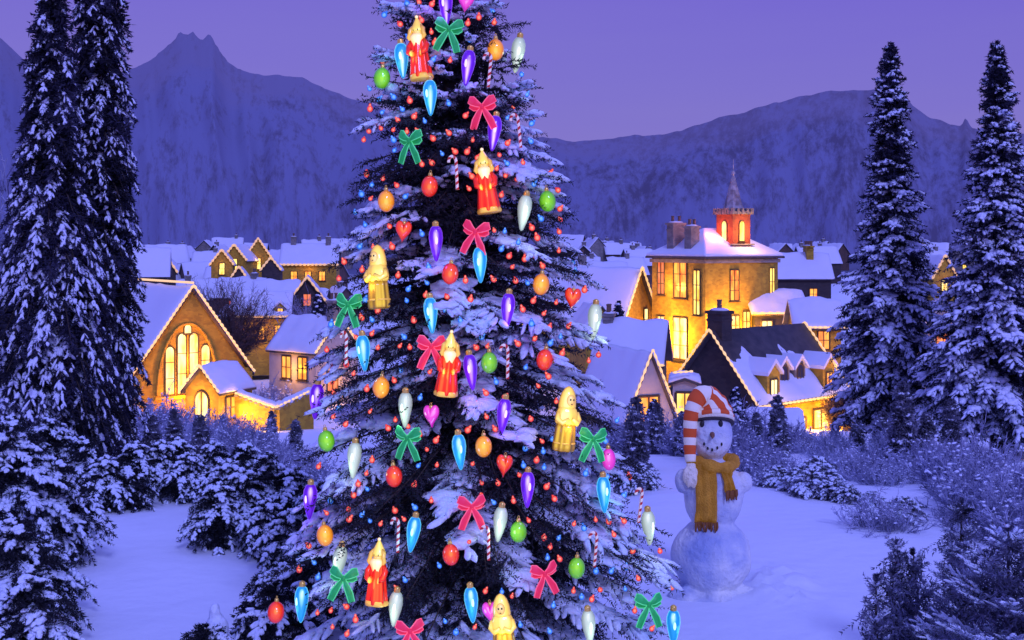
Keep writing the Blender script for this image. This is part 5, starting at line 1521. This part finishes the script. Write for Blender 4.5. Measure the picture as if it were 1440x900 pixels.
# ---- snow-laden bushes: a few kinds, copied
def laden(seed, H, Rd, nb=120, snow_p=.52, hang=.2, **k):
    a = dict(nb=nb, trunk_r=.035, rise=lambda f: 1.0 - .5 * f, sag=lambda f: .7 + .5 * f, tw_step=.055, tw_len=.24, per=13, nl=.042, nw=.012, snow_p=snow_p, snow_w=.024, snow_sub=1, hang=hang, upturn=0, hmin=.06, snow_patch=.9, jitter=(.5, 1.25), pad=.42)
    a.update(k)
    prof = np.array([(0, .8), (.25, 1), (.5, .92), (.75, .62), (.92, .3), (1, .06)]) * np.array([1, Rd])
    return conifer(seed, H, lambda u: float(np.interp(u, prof[:, 0], prof[:, 1])), **a)


lad = [laden(41, 1.15, .50), laden(42, .85, .42, 100), laden(43, 1.5, .62, 150), laden(44, .55, .36, 70), laden(45, .55, .36, 80, snow_p=.7, rise=lambda f: 1.4 - .5 * f)]
lad_ob = {}
def put_laden(kind, px, Y, label, scale=1.0, rz=0.0, group=None, z=None):
    loc = place(px, Y)
    if kind not in lad_ob:
        o = tree_object('snowy_bush', loc, lad[kind], (M['needle_frost' if kind == 4 else 'needle'], M['snow_bough'], M['bark']), label, 'bush', group, rz, scale); lad_ob[kind] = o
    else:
        o = copy_tree(lad_ob[kind]); o.location = loc; o.rotation_euler.z = rz; o.scale = (scale,) * 3; tag(o, label, 'bush', group)
        if not group and 'group' in o: del o['group']
    return o


rb = random.Random(7)
GW = 'snow-laden bushes bordering the open snow on the west'
L1 = 'snow-laden bush in the mass at the lower corner under the big firs'
for k_, px, Y, s in ((2, 10, 11.5, .95), (0, 78, 11.8, .95), (2, -20, 9.6, .8), (0, 24, 9.4, .95), (1, 62, 10.2, .85), (0, 40, 8.3, .85), (1, 84, 8.7, .62), (1, -10, 8.0, .85)):
    put_laden(k_, px, Y, L1, s, rb.uniform(0, 6), 'snow-laden bushes at the lower corner')
L2 = 'snow-laden bush in the row along the top edge of the open snow, under the firs'
for k_, px, Y, s in ((0, 20, 14.2, 1.0), (2, 70, 14.8, .75), (0, 120, 14.6, .75), (1, 150, 14.2, .8), (1, 190, 15.2, .85), (3, 178, 14.4, 1.0), (1, 228, 15.4, .85), (1, 262, 14.9, .75), (1, 250, 16.2, .85), (1, 300, 16.4, .8), (1, 345, 16.6, .8)):
    put_laden(k_, px, Y, L2, s, rb.uniform(0, 6), 'snow-laden bushes along the top of the open snow')
L3 = 'snow-laden bush in the clump between the open snow and the decorated tree'
for k_, px, Y, s in ((1, 306, 12.5, .82), (1, 342, 13.2, .85), (1, 322, 14.2, .8), (0, 376, 13.6, .75), (1, 412, 13.4, .85), (1, 376, 12.2, .72), (1, 408, 11.4, .8), (1, 444, 11.4, .9), (3, 396, 10.4, .9), (1, 450, 12.6, .85), (3, 428, 10.0, 1.1)):
    put_laden(k_, px, Y, L3, s, rb.uniform(0, 6), 'snow-laden bushes between open snow and decorated tree')
put_laden(3, 290, 8.9, 'small dark twiggy bush beside the lumpy heap of snow', .8, 1.0)
put_laden(3, 388, 9.5, 'small snow-laden bush at the bottom, under the lowest red bauble', 1.05, 2.0)
L5 = 'small snowy shrub along the far edge of the snowfield behind the snowman'
for px, Y, s in ((1094, 16.2, .6), (1120, 15.6, .62), (1142, 15.2, .7), (1168, 15.0, .6), (1190, 14.8, .5), (1150, 16.4, .8), (1270, 13.6, .6), (905, 16.2, .7), (880, 15.6, .7), (1226, 14.6, .4)):
    put_laden(4, px, Y, L5, s, rb.uniform(0, 6), 'small snowy shrubs at the far edge of the snowfield')

# ---- frosted leafless thicket on the slope below the village
fro = [twiggy(61, 1.4, .5, 46, 24, .017, levels=2, tw=.26, base_r=.40, curl=1.1), twiggy(62, 1.2, .7, 46, 24, .016, levels=2, tw=.26, base_r=.46, curl=1.2), twiggy(63, 1.9, .30, 40, 28, .017, levels=2, tw=.26, base_r=.28, curl=.9), twiggy(64, 1.0, .8, 46, 24, .016, levels=2, tw=.24, base_r=.5, curl=1.3)]
def tips(seed, geo, n, w):
    rng = np.random.default_rng(seed); V = geo[0]; c = V[V[:, 2] > V[:, 2].max() * .22]; p = c[rng.integers(0, len(c), n)]
    D = nrm(np.stack([rng.normal(size=n), rng.normal(size=n), rng.normal(0, .3, n)], -1))
    return lumps(rng, p + np.array([0, 0, w * .4]), D, np.tile(np.array([[0, 0, 1.]]), (n, 1)) + 1e-3, w * rng.uniform(.8, 2.2, n), w * rng.uniform(.6, 1.2, n), w * rng.uniform(.4, .8, n), 0)
fro_snow = [tips(91 + i, g, 85, .030) for i, g in enumerate(fro)]
fro_ob = {}
firs = [conifer(81, 1.5, lambda u: .30 * (1 - u) ** .8 + .03, 90, .03, rise=lambda f: .7 - .4 * f, sag=lambda f: .3 + .3 * f, tw_step=.09, tw_len=.26, per=10, nl=.07, nw=.026, snow_p=.5, snow_w=.034, hang=.1, tier=.16, snow_patch=.8, pad=.35), conifer(82, 1.2, lambda u: .20 * (1 - u) ** .7 + .03, 70, .03, rise=lambda f: 1.0 - .4 * f, sag=lambda f: .3 + .3 * f, tw_step=.09, tw_len=.24, per=10, nl=.07, nw=.026, snow_p=.4, snow_w=.03, hang=.1, snow_patch=.8, pad=.3)]
fir_ob = {}
def put_frost(kind, px, Y, label, scale, group, dim=False):
    key = (kind, dim); loc = place(px, Y); rz = rb.uniform(0, 6)
    if key not in fro_ob:
        o = empty('frosted_bush', loc, rz); fro_ob[key] = o
        obj('branches', mesh_np('branches', *fro[kind]), M['frost_dim' if dim else 'frost'], o)
        obj('snow_clumps', mesh_np('snow_clumps', *fro_snow[kind], True), M['snow_far'], o)
    else:
        o = copy_tree(fro_ob[key])
    o.location = loc; o.rotation_euler = (0, 0, rz); o.scale = (scale, scale, scale * rb.uniform(.9, 1.1))
    tag(o, label, 'bush', group)


FB = [('frosted leafless bush in the thicket below the chapel', 'frosted bushes below the chapel', 195, 445, 46, 17, 40),
      ('frosted leafless bush in the thicket behind the snowman', 'frosted bushes behind the snowman', 850, 1095, 40, 18, 38),
      ('frosted leafless bush in the thicket under the lit cottages', 'frosted bushes under the lit cottages', 1095, 1240, 28, 16.5, 36),
      ('tall frosted leafless bush at the foot of the spiky spruces', 'frosted bushes at the foot of the spruces', 1235, 1450, 34, 12.5, 25)]
for lb, gr, lo, hi, n, y0, y1 in FB:
    for i in range(n):
        px = lo + (hi - lo) * ((i * .618) % 1.0) + rb.uniform(-6, 6)
        t = ((i * .381) % 1.0); Y = y0 + (y1 - y0) * t ** 1.3
        if lo > 1230: Y = max(Y, 12.6 - (px - 1290) * .012)
        put_frost(rb.choice([0, 1, 3] if Y < 20 else [0, 1, 2]), px, Y, lb, rb.uniform(.42, .66) * (1 + .02 * (Y - 17)) * (1.45 if px > 1335 else 1) * (.8 if 1100 < px < 1235 else 1), gr, dim=rb.random() < .5)
# young frosted firs standing in the thicket
for i in range(30):
    lo, hi, lb, gr = ((870, 1110, 'young frosted fir in the thicket behind the snowman', 'young firs behind the snowman'), (1110, 1340, 'young frosted fir in the thicket at the foot of the spruces', 'young firs by the spruces'),
                      (205, 440, 'young frosted fir in the thicket below the chapel', 'young firs below the chapel'))[i % 3]
    px = lo + (hi - lo) * ((i * .618 + .1) % 1); Y = rb.uniform(19, 32); q = i % 2; rz = rb.uniform(0, 6); sc = rb.uniform(.6, 1.0) * (.72 if 1110 < px < 1230 or px < 450 else 1)
    if q not in fir_ob:
        fir_ob[q] = o = tree_object('young_fir', place(px, Y), firs[q], (M['needle_frost'], M['snow_far'], M['bark']), lb, 'tree', gr, rz, sc)
    else:
        o = copy_tree(fir_ob[q]); o.location = place(px, Y); o.rotation_euler.z = rz; o.scale = (sc,) * 3; tag(o, lb, 'tree', gr)
# snowy bushes among the houses
for px, Y, s in ((362, 84, 2.6), (384, 80, 2.2), (352, 78, 2.0), (405, 92, 2.4), (398, 80, 1.6), (226, 66, 2.0), (212, 60, 2.2), (1100, 46, 1.1), (1064, 44, 1.4), (1046, 46, 1.6)):
    lbl = 'frosted bush between the chapel and the grey cottage' if px > 300 and px < 900 else 'frosted bush at the corner of the chapel' if px < 300 else 'frosted bush before the dark-gabled cottage'
    put_frost(rb.choice([0, 1, 3]), px, Y, lbl, s, {'c': 'frosted bushes by the grey cottage'}.get('c') if 300 < px < 900 else 'frosted bushes at the chapel corner' if px < 300 else 'frosted bushes before the dark-gabled cottage', dim=True)

# bare round tree behind the chapel
def bare_tree(px, Y, top_py, label, seed, spread, m, dense=110, curl=.7, tw=1.1):
    loc = place(px, Y); H = CAMZ - (top_py - HY) / FPX * Y - loc[2]
    r = empty('bare_tree', loc); tag(r, label, 'tree')
    b = MB(); b.tube([(0, 0, -.5), (.05, 0, H * .2), (0, .05, H * .38), (.03, 0, H * .55)], [.28, .22, .17, .08], 9); b.build('trunk', m, r, True)
    v, f = twiggy(seed, H * .72, spread, dense, 20, .028, lean_up=.6, base_r=.15, tw=tw, levels=2, curl=curl)
    v = v + np.array([0, 0, H * .28]); obj('crown', mesh_np('crown', v, f), m, r)


bare_tree(324, 98, 374, 'round bare brown tree rising behind the chapel roof', 71, .8, M['twig_brown'], 260)
bare_tree(4, 20, 175, 'tall frosted bare tree at the very edge beside the broad dark fir', 74, .12, M['frost_dim'], 40, .35, .5)
bare_tree(438, 108, 402, 'bare frosted tree in front of the timber gable house', 72, .9, M['frost_dim'])
bare_tree(1190, 62, 560, 'bare reddish bush tree under the glowing cottage wall', 73, .9, M['twig_brown'])

# heap of snow and a lumpy drift, south-west
hv = cat_mesh([snowball((0, 0, .08), (.16, .14, .20), 51, .22), snowball((-.05, .02, .30), (.085, .08, .13), 52, .25), snowball((-.07, .02, .42), (.045, .045, .09), 53, .25), snowball((.10, -.02, .0), (.14, .12, .12), 54, .2)])
loc = place(314, 9.2); ho = empty('snow_heap', loc); tag(ho, 'lumpy pointed heap of white snow beside a dark twiggy bush', 'snow heap')
hb = obj('heaped_snow', mesh_np('heaped_snow', *hv, True), M['snow_bough'], ho)
md = hb.modifiers.new('join', 'REMESH'); md.mode = 'VOXEL'; md.voxel_size = .014; md.use_smooth_shade = True
